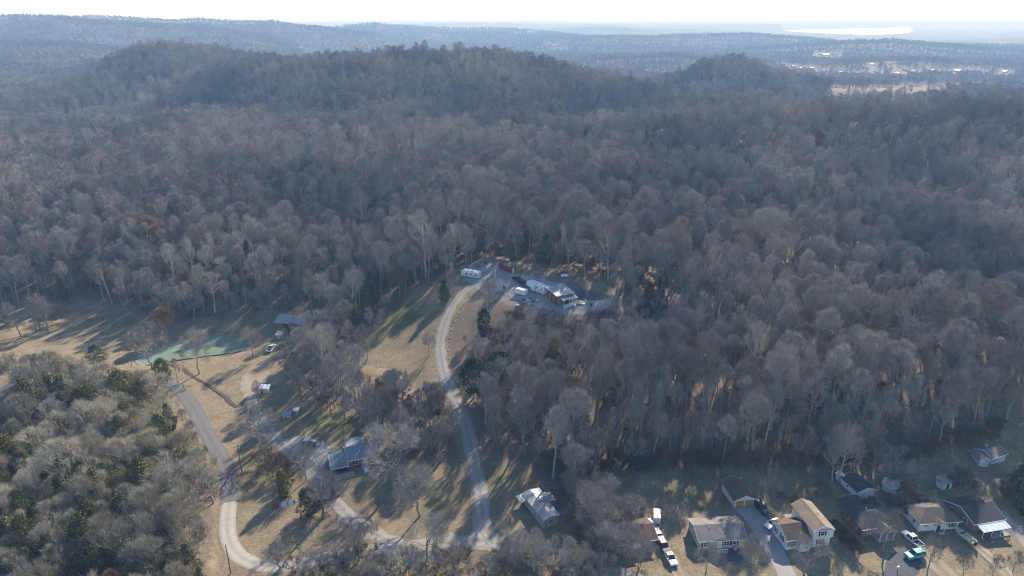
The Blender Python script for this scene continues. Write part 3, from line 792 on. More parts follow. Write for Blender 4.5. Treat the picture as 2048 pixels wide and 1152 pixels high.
rest = ~use_ind
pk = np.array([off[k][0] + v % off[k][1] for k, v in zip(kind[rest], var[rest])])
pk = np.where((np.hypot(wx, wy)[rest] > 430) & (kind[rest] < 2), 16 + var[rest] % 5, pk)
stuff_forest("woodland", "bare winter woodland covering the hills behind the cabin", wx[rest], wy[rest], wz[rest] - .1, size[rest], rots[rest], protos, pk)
# farther hills
fx, fy, fz, fu, fv = scatter(1250, 3100, 12.5, 12, 42)
stuff_forest("far_woodland", "far blue wooded ridges beyond the first hills", fx, fy, fz - .3, RNG.uniform(.8, 1.2, len(fx)), RNG.uniform(0, 6.28, len(fx)), PROTO['far'], RNG.integers(0, 2, len(fx)))
hx, hy, hz_, _, _ = scatter(3100, 4900, 19, 14, 42)
stuff_forest("distant_woodland", "hazy wooded hills on the far side of the valley", hx, hy, hz_ - .3, RNG.uniform(.9, 1.5, len(hx)), RNG.uniform(0, 6.28, len(hx)), PROTO['far'], RNG.integers(0, 2, len(hx)))
# undergrowth
bx_, by_, bz_, bu, bv = scatter(90, 420, 7.0, 13)
kk = RNG.random(len(bx_)) < .55
bx_, by_, bz_ = bx_[kk], by_[kk], bz_[kk]
eu = RNG.uniform(1075, 2000, 150); ev = np.interp(eu, [1075, 1210, 1660, 1800, 1950, 2000], [938, 938, 932, 922, 884, 872]) + RNG.uniform(-14, 8, 150)
ep = [at(float(a), float(b)) for a, b in zip(eu, ev)]
bx_, by_, bz_ = [np.concatenate([a, [p[i] for p in ep]]) for i, a in enumerate((bx_, by_, bz_))]
stuff_forest("undergrowth", "tangled leafless brush under the woodland trees", bx_, by_, bz_ - .1, RNG.uniform(.5, 1.1, len(bx_)), RNG.uniform(0, 6.28, len(bx_)), PROTO['brush'], RNG.integers(0, 3, len(bx_)))
print("TREES", len(wx), use_ind.sum(), len(fx), len(bx_))

#@@OBJ-BEGIN
# ---------------------------------------------------------------- object helpers
class MB:
    def __init__(s): s.v, s.f = [], []
    def add(s, vs, fs):
        b = len(s.v); s.v += [tuple(v) for v in vs]; s.f += [tuple(i + b for i in f) for f in fs]; return s
    def box(s, x0, x1, y0, y1, z0, z1):
        return s.add([(x0, y0, z0), (x1, y0, z0), (x1, y1, z0), (x0, y1, z0), (x0, y0, z1), (x1, y0, z1), (x1, y1, z1), (x0, y1, z1)],
                     [(3, 2, 1, 0), (4, 5, 6, 7), (0, 1, 5, 4), (1, 2, 6, 5), (2, 3, 7, 6), (3, 0, 4, 7)])
    def prism(s, poly, axis, a, b):
        """polygon in the plane across 'axis' ('x': (y,z), 'y': (x,z), 'z': (x,y)) pushed from a to b"""
        n_ = len(poly)
        def P(p, c): return (c, p[0], p[1]) if axis == 'x' else (p[0], c, p[1]) if axis == 'y' else (p[0], p[1], c)
        s.add([P(p, a) for p in poly] + [P(p, b) for p in poly],
              [tuple(range(n_))[::-1], tuple(range(n_, 2 * n_))] + [(i, (i + 1) % n_, n_ + (i + 1) % n_, n_ + i) for i in range(n_)])
        return s
    def cyl(s, p0, p1, r0, r1=None, n_=10):
        p0, p1 = Vector(p0), Vector(p1); r1 = r0 if r1 is None else r1
        d = (p1 - p0).normalized(); a = d.orthogonal().normalized(); b = d.cross(a)
        vs = [p + (a * math.cos(2 * math.pi * k / n_) + b * math.sin(2 * math.pi * k / n_)) * r for p, r in ((p0, r0), (p1, r1)) for k in range(n_)]
        return s.add(vs, [tuple(range(n_))[::-1], tuple(range(n_, 2 * n_))] + [(k, (k + 1) % n_, n_ + (k + 1) % n_, n_ + k) for k in range(n_)])
    def build(s, name, mat, parent=None, bevel=0):
        me = bpy.data.meshes.new(name); me.from_pydata(s.v, [], s.f); me.materials.append(mat)
        bm = bmesh.new(); bm.from_mesh(me); bmesh.ops.recalc_face_normals(bm, faces=bm.faces[:])
        if bevel: bmesh.ops.bevel(bm, geom=bm.edges[:], offset=bevel, segments=2, affect='EDGES', profile=.6)
        bm.to_mesh(me); bm.free()
        o = bpy.data.objects.new(name, me); COL.objects.link(o); o.parent = parent; return o
def empty(name, loc, rz, label, cat, group=None):
    o = bpy.data.objects.new(name, None); COL.objects.link(o); o.empty_display_size = .5
    o.location = loc; o.rotation_euler = (0, 0, rz); return tag(o, label, cat, group)
def frame_px(fl, fr):
    """base point, heading and length of a front line given by two ground pixels"""
    a, b = at(*fl), at(*fr); d = b - a
    return Vector((a.x, a.y, min(a.z, b.z))), math.atan2(d.y, d.x), Vector((d.x, d.y)).length
GLASS = new_mat("window_glass"); GLASS[3].inputs["Base Color"].default_value = (0.02, 0.025, 0.03, 1); GLASS[3].inputs["Roughness"].default_value = .08; GLASS = GLASS[0]
WHITE = plain("white_paint", (0.78, 0.78, 0.76), .6, var=.06)
TRIM = plain("white_trim", (0.8, 0.8, 0.78), .5, var=.03)
SHUT = plain("dark_shutter", (0.03, 0.04, 0.05), .6)
def siding(name, col, step=.2, axis=2):
    m, N, L, b = new_mat(name)
    tc = N.new("ShaderNodeTexCoord"); sp = N.new("ShaderNodeSeparateXYZ"); L.new(tc.outputs["Object"], sp.inputs[0])
    w = N.new("ShaderNodeMath"); w.operation = 'PINGPONG'; w.inputs[1].default_value = step; L.new(sp.outputs[axis], w.inputs[0])
    nz = noise(N, L, 1.1, 6)
    r = ramp(N, [(.3, tuple(c * .8 for c in col)), (.65, col)]); L.new(nz.outputs[0], r.inputs[0]); L.new(r.outputs[0], b.inputs["Base Color"])
    bp = N.new("ShaderNodeBump"); bp.inputs["Distance"].default_value = .1; bp.inputs["Strength"].default_value = .5; L.new(w.outputs[0], bp.inputs["Height"]); L.new(bp.outputs[0], b.inputs["Normal"])
    b.inputs["Roughness"].default_value = .6; b.inputs["Specular IOR Level"].default_value = .25
    return m
SIDE_W = siding("white_siding", (0.76, 0.77, 0.76)); SIDE_T = siding("tan_siding", (0.50, 0.45, 0.38)); SIDE_B = siding("blue_grey_siding", (0.52, 0.58, 0.62))
def brick(name, c1, c2):
    m, N, L, b = new_mat(name)
    tc = N.new("ShaderNodeTexCoord"); bt = N.new("ShaderNodeTexBrick"); bt.inputs["Scale"].default_value = 2.2
    bt.inputs["Color1"].default_value = (*c1, 1); bt.inputs["Color2"].default_value = (*c2, 1); bt.inputs["Mortar"].default_value = (.38, .34, .30, 1); bt.inputs["Mortar Size"].default_value = .012
    mp = N.new("ShaderNodeMapping"); mp.inputs["Rotation"].default_value = (math.pi / 2, 0, .6); L.new(tc.outputs["Object"], mp.inputs[0]); L.new(mp.outputs[0], bt.inputs["Vector"])
    nz = noise(N, L, .9, 5); k = ramp(N, [(.3, (.7, .7, .7)), (.7, (1.1, 1.1, 1.1))]); L.new(nz.outputs[0], k.inputs[0])
    L.new(mix(N, L, 1.0, bt.outputs[0], k.outputs[0], 'MULTIPLY'), b.inputs["Base Color"]); b.inputs["Roughness"].default_value = .9
    return m
BRICK_R = brick("red_brick", (0.30, 0.11, 0.075), (0.24, 0.085, 0.06)); BRICK_B = brick("brown_brick", (0.33, 0.19, 0.12), (0.27, 0.15, 0.10))
def shingle(name, c0, c1):
    m, N, L, b = new_mat(name)
    n1 = noise(N, L, 5, 4); n2 = noise(N, L, .5, 5)
    r = ramp(N, [(.3, c0), (.7, c1)]); L.new(n1.outputs[0], r.inputs[0])
    k = ramp(N, [(.3, (.75, .75, .75)), (.7, (1.15, 1.12, 1.1))]); L.new(n2.outputs[0], k.inputs[0])
    L.new(mix(N, L, 1.0, r.outputs[0], k.outputs[0], 'MULTIPLY'), b.inputs["Base Color"]); b.inputs["Roughness"].default_value = .9; b.inputs["Specular IOR Level"].default_value = .2
    return m
SH_TAUPE = shingle("taupe_shingles", (0.17, 0.155, 0.145), (0.27, 0.25, 0.235)); SH_BROWN = shingle("brown_shingles", (0.10, 0.07, 0.055), (0.17, 0.125, 0.10))
SH_TAN = shingle("tan_shingles", (0.22, 0.17, 0.12), (0.33, 0.26, 0.19)); SH_DARK = shingle("charcoal_shingles", (0.05, 0.05, 0.052), (0.10, 0.098, 0.10)); SH_OLIVE = shingle("weathered_shingles", (0.10, 0.088, 0.07), (0.17, 0.15, 0.125))
def metal_roof(name, col, rib=.45, axis=0, rough=.45, rust=None):
    m, N, L, b = new_mat(name)
    tc = N.new("ShaderNodeTexCoord"); sp = N.new("ShaderNodeSeparateXYZ"); L.new(tc.outputs["Object"], sp.inputs[0])
    w = N.new("ShaderNodeMath"); w.operation = 'PINGPONG'; w.inputs[1].default_value = rib; L.new(sp.outputs[axis], w.inputs[0])
    nz = noise(N, L, .7, 6); r = ramp(N, [(.3, tuple(c * .72 for c in col)), (.62, col)]); L.new(nz.outputs[0], r.inputs[0]); out = r.outputs[0]
    if rust:
        n2 = noise(N, L, 1.4, 6); k = ramp(N, [(.5, (0, 0, 0)), (.66, (1, 1, 1))]); L.new(n2.outputs[0], k.inputs[0]); out = mix(N, L, k.outputs[0], out, rust)
    L.new(out, b.inputs["Base Color"]); b.inputs["Roughness"].default_value = rough; b.inputs["Metallic"].default_value = .35
    bp = N.new("ShaderNodeBump"); bp.inputs["Distance"].default_value = .12; bp.inputs["Strength"].default_value = .5; L.new(w.outputs[0], bp.inputs["Height"]); L.new(bp.outputs[0], b.inputs["Normal"])
    return m
ROOF_BLUE = metal_roof("blue_grey_roof", (0.20, 0.235, 0.27), rough=.6); ROOF_ZINC = metal_roof("zinc_roof", (0.34, 0.355, 0.37), rough=.7); ROOF_OLD = metal_roof("old_tin_roof", (0.44, 0.42, 0.40), rust=(0.30, 0.17, 0.11)); ROOF_WHITE = metal_roof("white_awning_metal", (0.80, 0.82, 0.82), rough=.35)
ROOF_ZINCY = metal_roof("ribbed_zinc_roof", (0.36, 0.36, 0.36), axis=1, rough=.6)
DOORM = plain("painted_door", (0.62, 0.60, 0.57), .5); OCHRE = siding("ochre_door", (0.50, 0.32, 0.10), .28); WOOD = plain("grey_wood", (0.30, 0.26, 0.21), .85, var=.2, scale=4); CONC = plain("grey_concrete", (0.42, 0.40, 0.37), .9)
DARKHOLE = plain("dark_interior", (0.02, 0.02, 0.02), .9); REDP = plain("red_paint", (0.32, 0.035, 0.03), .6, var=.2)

def opening(root, side, W_, D_, x, z, w, h, what='window', shutters=False, mat=None):
    """a window or door with frame, pane and shutters on side f/b/l/r; x measured along that side from its left end"""
    def put(mb, a0, a1, z0, z1, d0, d1):
        if side == 'f': mb.box(a0, a1, -d1, -d0, z0, z1)
        elif side == 'b': mb.box(W_ - a1, W_ - a0, D_ + d0, D_ + d1, z0, z1)
        elif side == 'l': mb.box(-d1, -d0, D_ - a1, D_ - a0, z0, z1)
        else: mb.box(W_ + d0, W_ + d1, a0, a1, z0, z1)
        return mb
    if what == 'window':
        mb = MB(); t = .09
        put(mb, x, x + w, z - .02, z + t, -.02, .07); put(mb, x, x + w, z + h - t, z + h, -.02, .07)
        put(mb, x, x + t, z + t, z + h - t, -.02, .07); put(mb, x + w - t, x + w, z + t, z + h - t, -.02, .07)
        put(mb, x + t, x + w - t, z + h / 2 - .03, z + h / 2 + .03, -.02, .06)
        if w > 1.3: put(mb, x + w / 2 - .04, x + w / 2 + .04, z + t, z + h - t, -.02, .065)
        o = mb.build("window", TRIM, root)
        put(MB(), x + .03, x + w - .03, z + .03, z + h - .03, -.05, .03).build("pane", GLASS, o)
        if shutters:
            for a in (x - .42, x + w + .04): put(MB(), a, a + .38, z - .03, z + h + .03, -.02, .05).build("shutter", SHUT, o)
    elif what == 'door':
        o = put(MB(), x, x + w, z, z + h, -.03, .05).build("door", mat or DOORM, root)
        put(MB(), x + w * .84, x + w * .9, z + h * .45, z + h * .5, .05, .1).build("handle", SHUT, o)
        f = MB(); put(f, x - .1, x, z, z + h + .1, -.02, .07); put(f, x + w, x + w + .1, z, z + h + .1, -.02, .07); put(f, x, x + w, z + h, z + h + .1, -.02, .07); f.build("door_frame", TRIM, o)
    elif what == 'garage':
        o = put(MB(), x, x + w, z, z + h, -.1, .02).build("garage_door", mat or OCHRE, root)
        for k in range(1, 4): put(MB(), x + .03, x + w - .03, z + h * k / 4 - .025, z + h * k / 4 + .025, .02, .045).build("door_rail", mat or OCHRE, o)
        f = MB(); put(f, x - .12, x, z, z + h + .12, -.02, .06); put(f, x + w, x + w + .12, z, z + h + .12, -.02, .06); put(f, x, x + w, z + h, z + h + .12, -.02, .06); f.build("door_frame", TRIM, o)
    return o
def walls(root, x0, x1, y0, y1, h, rise, kind, mat, name="wall", skirt=1.2):
    mb = MB(); ym, xm = (y0 + y1) / 2, (x0 + x1) / 2
    if kind == 'gable_x': mb.prism([(y0, -skirt), (y1, -skirt), (y1, h), (ym, h + rise), (y0, h)], 'x', x0, x1)
    elif kind == 'gable_y': mb.prism([(x0, -skirt), (x1, -skirt), (x1, h), (xm, h + rise), (x0, h)], 'y', y0, y1)
    elif kind == 'shed': mb.prism([(y0, -skirt), (y1, -skirt), (y1, h + rise), (y0, h)], 'x', x0, x1)
    else: mb.box(x0, x1, y0, y1, -skirt, h)
    return mb.build(name, mat, root)
def roof(root, x0, x1, y0, y1, h, rise, kind, mat, oh=.4, th=.16, trim=True, name="roof"):
    xm, ym = (x0 + x1) / 2, (y0 + y1) / 2; z = h + .02
    mb = MB()
    if kind == 'gable_x':
        s_ = rise / ((y1 - y0) / 2); dz = s_ * oh
        mb.prism([(y0 - oh, z - dz), (ym, z + rise), (y1 + oh, z - dz), (y1 + oh, z - dz + th), (ym, z + rise + th), (y0 - oh, z - dz + th)], 'x', x0 - oh, x1 + oh)
    elif kind == 'gable_y':
        s_ = rise / ((x1 - x0) / 2); dz = s_ * oh
        mb.prism([(x0 - oh, z - dz), (xm, z + rise), (x1 + oh, z - dz), (x1 + oh, z - dz + th), (xm, z + rise + th), (x0 - oh, z - dz + th)], 'y', y0 - oh, y1 + oh)
    elif kind == 'hip':
        r_ = min(x1 - x0, y1 - y0) / 2
        a, b, c, d = (x0 - oh, y0 - oh), (x1 + oh, y0 - oh), (x1 + oh, y1 + oh), (x0 - oh, y1 + oh)
        if x1 - x0 >= y1 - y0: e, f = (x0 + r_, ym), (x1 - r_, ym)
        else: e, f = (xm, y0 + r_), (xm, y1 - r_)
        V = [(*p, z - .1) for p in (a, b, c, d)] + [(*p, z + .06) for p in (a, b, c, d)] + [(*e, z + rise), (*f, z + rise)]
        base_f = [(3, 2, 1, 0), (0, 1, 5, 4), (1, 2, 6, 5), (2, 3, 7, 6), (3, 0, 4, 7)]
        mb.add(V, base_f + ([(4, 5, 9, 8), (5, 6, 9), (6, 7, 8, 9), (7, 4, 8)] if x1 - x0 >= y1 - y0 else [(4, 5, 8), (5, 6, 9, 8), (6, 7, 9), (7, 4, 8, 9)]))
    elif kind == 'shed':
        s_ = rise / (y1 - y0)
        mb.prism([(y0 - oh, z - s_ * oh), (y1 + oh, z + rise + s_ * oh), (y1 + oh, z + rise + s_ * oh + th), (y0 - oh, z - s_ * oh + th)], 'x', x0 - oh, x1 + oh)
    o = mb.build(name, mat, root)
    if trim and kind in ('gable_x', 'gable_y'):
        for side in (-1, 1):
            t = MB()
            if kind == 'gable_x':
                xx = x0 - oh - .03 if side < 0 else x1 + oh + .03
                t.prism([(y0 - oh, z - dz - .04), (ym, z + rise - .04), (y1 + oh, z - dz - .04), (y1 + oh, z - dz + th + .02), (ym, z + rise + th + .02), (y0 - oh, z - dz + th + .02)], 'x', xx - .02, xx + .02)
            else:
                yy = y0 - oh - .03 if side < 0 else y1 + oh + .03
                t.prism([(x0 - oh, z - dz - .04), (xm, z + rise - .04), (x1 + oh, z - dz - .04), (x1 + oh, z - dz + th + .02), (xm, z + rise + th + .02), (x0 - oh, z - dz + th + .02)], 'y', yy - .02, yy + .02)
            t.build("fascia", TRIM, o)
    if trim and kind in ('gable_x', 'hip'):
        zz = z - (dz if kind == 'gable_x' else .1)
        MB().box(x0 - oh, x1 + oh, y0 - oh - .1, y0 - oh - .005, zz - .03, zz + .12).build("gutter", TRIM, o)
    return o
def vents(rf, spots):
    for x, y, z in spots: MB().cyl((x, y, z - .3), (x, y, z + .35), .09).build("vent", TRIM, rf)
def chimney(rf, x, y, z0, z1, w=.7, mat=None):
    c = MB().box(x - w / 2, x + w / 2, y - w / 2, y + w / 2, z0, z1).build("chimney", mat or BRICK_R, rf); return c
def steps(root, x0, x1, y0, n_, rise=.17, run=.3, mat=None):
    for k in range(n_):
        MB().box(x0, x1, y0 - run * (k + 1), y0 - run * k, -.6, rise * (n_ - k)).build("step", mat or CONC, root)

# ---------------------------------------------------------------- houses of the lower row
def tan_house():
    loc, rz, W_ = frame_px((1397, 1099), (1489, 1095)); D_ = 7.4
    r = empty("modular_house", loc, rz, "tan vinyl-sided single-storey house with taupe gable roof and porch steps", "house")
    walls(r, 0, W_, 0, D_, 2.7, 1.25, 'gable_x', SIDE_T)
    rf = roof(r, 0, W_, 0, D_, 2.7, 1.25, 'gable_x', SH_TAUPE, .35)
    MB().prism([(W_ * .34, 2.65), (W_ * .66, 2.65), (W_ * .5, 3.55)], 'y', -.28, 2.6).build("front_gable", SIDE_T, r)
    g = MB(); a, b, m_ = W_ * .30, W_ * .70, W_ * .5
    g.prism([(a, 2.58), (m_, 3.62), (b, 2.58), (b, 2.74), (m_, 3.78), (a, 2.74)], 'y', -.45, 3.0); g.build("gable_roof", SH_TAUPE, rf)
    for x in (1.0, 5.0, 7.9): opening(r, 'f', W_, D_, x if x != 5.0 else W_ * .52, 1.0, 1.1 if x != 5.0 else 1.5, 1.2, shutters=True)
    opening(r, 'f', W_, D_, W_ * .40, .15, .95, 2.05, 'door', mat=TRIM)
    MB().box(W_ * .35, W_ * .58, -1.6, -.03, -.5, .3).build("porch_deck", WOOD, r)
    for x in np.linspace(W_ * .35 + .05, W_ * .58 - .05, 6): MB().box(x - .03, x + .03, -1.6, -1.52, .3, 1.2).build("baluster", TRIM, r)
    MB().box(W_ * .35, W_ * .58, -1.62, -1.5, 1.15, 1.25).build("railing", TRIM, r)
    steps(r, W_ * .24, W_ * .35, -.4, 2)
    for y in (1.6, 4.4): opening(r, 'l', W_, D_, y, 1.1, .9, 1.1)
    vents(rf, [(W_ * .3, 3.0, 3.8), (W_ * .62, 2.9, 3.8), (W_ * .8, 5, 3.6)])
    return loc, rz, W_
TL = tan_house()
def garage():
    loc, rz, W_ = frame_px((1468, 1016), (1507, 1010)); D_ = 7.6
    r = empty("garage", loc, rz, "white garage with two ochre doors and brown shingle roof", "garage")
    walls(r, 0, W_, 0, D_, 2.4, 1.15, 'gable_y', SIDE_W)
    roof(r, 0, W_, 0, D_, 2.4, 1.15, 'gable_y', SH_BROWN, .35)
    w = (W_ - .9) / 2
    opening(r, 'f', W_, D_, .3, 0, w, 2.1, 'garage'); opening(r, 'f', W_, D_, .6 + w, 0, w, 2.1, 'garage')
    for y in (2.2, 3.9): opening(r, 'l', W_, D_, y, 1.0, .8, .8)
garage()
def split_level():
    loc, rz, W0 = frame_px((1571, 1100), (1656, 1088)); W_ = W0 * .57; D_ = 6.6
    r = empty("split_level_house", loc, rz, "white split-level house with tan gable wing and dark shutters", "house")
    walls(r, 0, W_, 0, D_, 3.0, 1.5, 'gable_x', SIDE_W)
    rf = roof(r, 0, W_ - .45, 0, D_, 3.0, 1.5, 'gable_x', SH_BROWN, .35)
    # the entry gable
    MB().prism([(W_ * .42, -.6), (W_ * .86, -.6), (W_ * .86, 2.7), (W_ * .64, 3.6), (W_ * .42, 2.7)], 'y', -1.2, 1.2).build("entry_porch", SIDE_W, r)
    g = MB(); a, b, m_ = W_ * .36, W_ * .92, W_ * .64
    g.prism([(a, 2.55), (m_, 3.68), (b, 2.55), (b, 2.7), (m_, 3.83), (a, 2.7)], 'y', -1.5, 2.6); g.build("entry_roof", SH_TAN, rf)
    opening(r, 'f', W_, D_, W_ * .12, 1.0, 1.1, 1.3, shutters=True)
    for y in (1.2, 4.0): opening(r, 'l', W_, D_, y, 1.1, .9, 1.4, shutters=True)
    x0, x1, d0, d1 = W_, W0, -.3, 8.6
    walls(r, x0, x1, d0, d1, 5.2, 1.1, 'gable_y', SIDE_W, "two_storey_wall")
    MB().box(x0 - .12, x1 + .35, d0 - .35, d0 + 2.0, 2.75, 5.1).build("overhang", SIDE_W, r)
    rf2 = roof(r, x0, x1, d0, d1, 5.2, 1.1, 'gable_y', SH_TAN, .5, name="wing_roof")
    o = bpy.data.objects.new("upper", None)
    ox = (x1 - x0)
    for z in (.8, 3.6):
        e = -.36 if z > 3 else 0
        w = opening(r, 'f', x1, 0, x0 + ox * .34, z, 1.1, 1.25, shutters=True); w.location = (0, d0 + e, 0)
    opening(r, 'f', W_, D_, W_ * .9, 1.2, .9, 1.2, shutters=True)
    vents(rf2, [(x0 + ox * .75, 4, 6.2)])
split_level()
def brick_hip():
    loc, rz, W_ = frame_px((1721, 1075), (1788, 1064)); D_ = 7.0
    r = empty("brick_hip_house", loc, rz, "red brick house with charcoal hip roof and gabled front porch", "house")
    walls(r, 0, W_, 0, D_, 2.6, 0, 'box', BRICK_R)
    rf = roof(r, 0, W_, 0, D_, 2.6, 1.7, 'hip', SH_DARK, .5)
    MB().prism([(W_ * .36, 2.3), (W_ * .80, 2.3), (W_ * .58, 3.2)], 'y', -2.2, .5).build("porch_gable", SIDE_W, r)
    g = MB(); a, b, m_ = W_ * .31, W_ * .85, W_ * .58
    g.prism([(a, 2.25), (m_, 3.3), (b, 2.25), (b, 2.4), (m_, 3.45), (a, 2.4)], 'y', -2.5, 3.0); g.build("porch_roof", SH_OLIVE, rf)
    for x in (W_ * .38, W_ * .58, W_ * .78): MB().box(x - .08, x + .08, -2.2, -2.04, -.4, 2.35).build("porch_post", TRIM, r)
    MB().box(W_ * .34, W_ * .82, -2.3, -.03, -.5, .12).build("porch_floor", CONC, r)
    opening(r, 'f', W_, D_, W_ * .55, .12, .95, 2.05, 'door', mat=TRIM); opening(r, 'f', W_, D_, W_ * .15, 1, 1.0, 1.2); opening(r, 'f', W_, D_, W_ * .86, 1, .9, 1.2)
    for y in (1.2, 4.4): opening(r, 'l', W_, D_, y, 1, .9, 1.2)
    walls(r, W_ * .2, W_ * .75, D_ + .02, D_ + 4.2, 2.3, .5, 'gable_y', BRICK_R, "rear_wing")
    roof(r, W_ * .2, W_ * .75, D_ - .2, D_ + 4.2, 2.3, .5, 'gable_y', SH_DARK, .3, name="rear_roof")
    vents(rf, [(W_ * .45, 4.6, 4.1)])
brick_hip()
def white_ranch():
    loc, rz, W_ = frame_px((1836, 1063), (1914, 1057)); D_ = 6.6
    r = empty("white_ranch_house", loc, rz, "low white ranch house with weathered hip roof between two brick houses", "house")
    walls(r, 0, W_, 0, D_, 2.5, 0, 'box', SIDE_W)
    rf = roof(r, 0, W_, 0, D_, 2.5, 1.6, 'hip', SH_OLIVE, .45)
    MB().prism([(W_ * .34, 2.2), (W_ * .62, 2.2), (W_ * .48, 2.95)], 'y', -.9, 1.5).build("entry_gable", SIDE_W, r)
    g = MB(); a, b, m_ = W_ * .30, W_ * .66, W_ * .48
    g.prism([(a, 2.25), (m_, 3.05), (b, 2.25), (b, 2.4), (m_, 3.2), (a, 2.4)], 'y', -1.2, 2.8); g.build("entry_roof", SH_OLIVE, rf)
    for x in (W_ * .36, W_ * .60): MB().box(x - .07, x + .07, -.9, -.76, -.4, 2.25).build("porch_post", TRIM, r)
    opening(r, 'f', W_, D_, W_ * .46, .1, .95, 2.05, 'door', mat=SHUT); opening(r, 'f', W_, D_, W_ * .12, 1.3, 1.2, .7, shutters=False)
    opening(r, 'f', W_, D_, W_ * .80, .7, 1.1, 1.5, shutters=True)
    for y in (1.4, 4.2): opening(r, 'l', W_, D_, y, 1.0, .9, 1.1)
    vents(rf, [(W_ * .42, 3.6, 3.9), (W_ * .58, 3.6, 3.9)])
    steps(r, W_ * .44, W_ * .58, -.95, 2)
white_ranch()
def awning_house():
    loc, rz, W_ = frame_px((1944, 1063), (2002, 1055)); D_ = 8.6
    r = empty("brick_gable_house", loc, rz, "brown brick house with dark gable roof and bright white metal awning", "house")
    walls(r, 0, W_, 0, D_, 2.7, 1.6, 'gable_x', BRICK_B)
    rf = roof(r, 0, W_, 0, D_, 2.7, 1.6, 'gable_x', SH_DARK, .35)
    MB().prism([(-2.6, 2.05), (.05, 2.62), (.05, 2.70), (-2.6, 2.13)], 'x', .3, W_ - .2).build("awning", ROOF_WHITE, r)
    for x in np.linspace(.4, W_ - .3, 4): MB().box(x - .05, x + .05, -2.5, -2.4, -.6, 2.1).build("awning_post", TRIM, r)
    MB().box(.1, W_, -2.7, -.03, -.8, .1).build("porch_slab", CONC, r)
    opening(r, 'f', W_, D_, W_ * .2, 1, 1.3, 1.2); opening(r, 'f', W_, D_, W_ * .5, .1, .95, 2.0, 'door'); opening(r, 'f', W_, D_, W_ * .7, 1, 1.2, 1.2)
    for y in (1.6, 5.6): opening(r, 'l', W_, D_, y, 1.0, 1.2, 1.3)
    chimney(rf, W_ * .8, D_ * .6, 3.6, 5.0)
awning_house()
def small_building(name, label, cat, fl, fr, D_, h, rise, kind, wm, rm, extra=None, oh=.25):
    loc, rz, W_ = frame_px(fl, fr)
    r = empty(name, loc, rz, label, cat)
    walls(r, 0, W_, 0, D_, h, rise, kind, wm); rf = roof(r, 0, W_, 0, D_, h, rise, kind, rm, oh)
    for e in extra or []: opening(r, e[0], W_, D_, *e[1:])
    return r, rf, W_
small_building("white_outbuilding", "white outbuilding with black roof behind the brick hip-roof house", "outbuilding", (1713, 998), (1747, 993), 6.2, 2.3, .9, 'gable_y', SIDE_W, SH_DARK, [('f', 1.4, 0, 1.3, 1.9, 'door'), ('l', 2, 1, .8, .8)])
small_building("garden_shed", "small white shed with pitched roof beside two pale forked trees", "shed", (1680, 966), (1690, 965), 1.8, 1.9, .6, 'gable_y', SIDE_W, TRIM, [('f', .3, 0, .8, 1.7, 'door')])
small_building("old_trailer", "weathered pale camper body leaning by the bare tree", "trailer", (1764, 978), (1776, 983), 2.3, 2.2, .15, 'gable_x', SIDE_B, ROOF_OLD, [('f', .4, 1, .6, .6)])
small_building("long_shed", "long low white shed with pale roof behind the orange bush", "shed", (1777, 990), (1808, 984), 2.6, 1.9, .5, 'gable_x', SIDE_W, ROOF_OLD, [('f', .6, .9, .7, .7), ('f', 2.2, 0, .9, 1.8, 'door')])
small_building("tool_shed", "little white shed with flat grey roof and dark doorway", "shed", (1884, 981), (1902, 977), 2.2, 2.1, .25, 'shed', SIDE_W, WOOD, [('f', 1.1, 0, .8, 1.8, 'door', False, SHUT)])
small_building("lean_shed", "narrow white shed standing against the little flat-roofed shed", "shed", (1874, 974), (1882, 977), 1.6, 1.8, .2, 'shed', SIDE_W, WOOD, [('f', .2, 0, .6, 1.6, 'door')])
small_building("pale_cottage", "pale blue-grey cottage with grey roof at the wood edge", "house", (1981, 929), (2009, 922), 5.0, 2.4, .9, 'gable_x', SIDE_B, SH_TAUPE, [('f', .5, .9, .8, 1.0), ('f', 1.8, .9, .8, 1.0), ('f', 3.0, .1, .8, 1.9, 'door')])
small_building("pale_annex", "small pale shed with sloping roof next to the blue-grey cottage", "shed", (1957, 932), (1976, 934), 4.0, 2.2, .8, 'gable_y', SIDE_B, SH_TAUPE, [('f', .6, 0, .9, 1.8, 'door')])
def mobile_home():
    a, b = at(1087, 1058), at(1109, 1051); c = at(1046, 1003)
    d = Vector((b.x - a.x, b.y - a.y)); W_ = d.length; rz = math.atan2(c.y - a.y, c.x - a.x) - math.pi / 2; D_ = (Vector((c.x, c.y)) - Vector((a.x, a.y))).length
    r = empty("mobile_home", (a.x, a.y, min(a.z, b.z)), rz, "long mobile home with shiny metal roof beside the driveway lawn", "mobile home")
    W_ = 4.2
    walls(r, 0, W_, 0, D_, 2.7, .5, 'gable_y', plain("grey_cladding", (.40, .38, .35))); rf = roof(r, 0, W_, 0, D_, 2.7, .5, 'gable_y', ROOF_ZINCY, .25)
    MB().prism([(-1.9, 2.45), (W_ + .6, 2.85), (W_ + .6, 2.95), (-1.9, 2.55)], 'y', D_ - 2.6, D_ + .5).build("porch_roof", ROOF_ZINCY, r)
    for y in (D_ - 2.4, D_ + .3): MB().box(-1.8, -1.7, y - .05, y + .05, -.8, 2.5).build("porch_post", WOOD, r)
    for y in (1.2, 3.6, 6.2): opening(r, 'l', W_, D_, y, 1.1, 1.0, .9)
    opening(r, 'f', W_, D_, 1.3, 1.1, 1.4, 1.0)
    MB().box(W_ + .03, W_ + 2.4, D_ * .52, D_ * .52 + 3.4, -.8, 2.0).build("side_addition", plain("grey_cladding", (.4, .38, .35)), r)
    MB().prism([(W_ + .03, 2.62), (W_ + 2.7, 2.05), (W_ + 2.7, 2.17), (W_ + .03, 2.74)], 'y', D_ * .52 - .2, D_ * .52 + 3.6).build("addition_roof", ROOF_OLD, r)
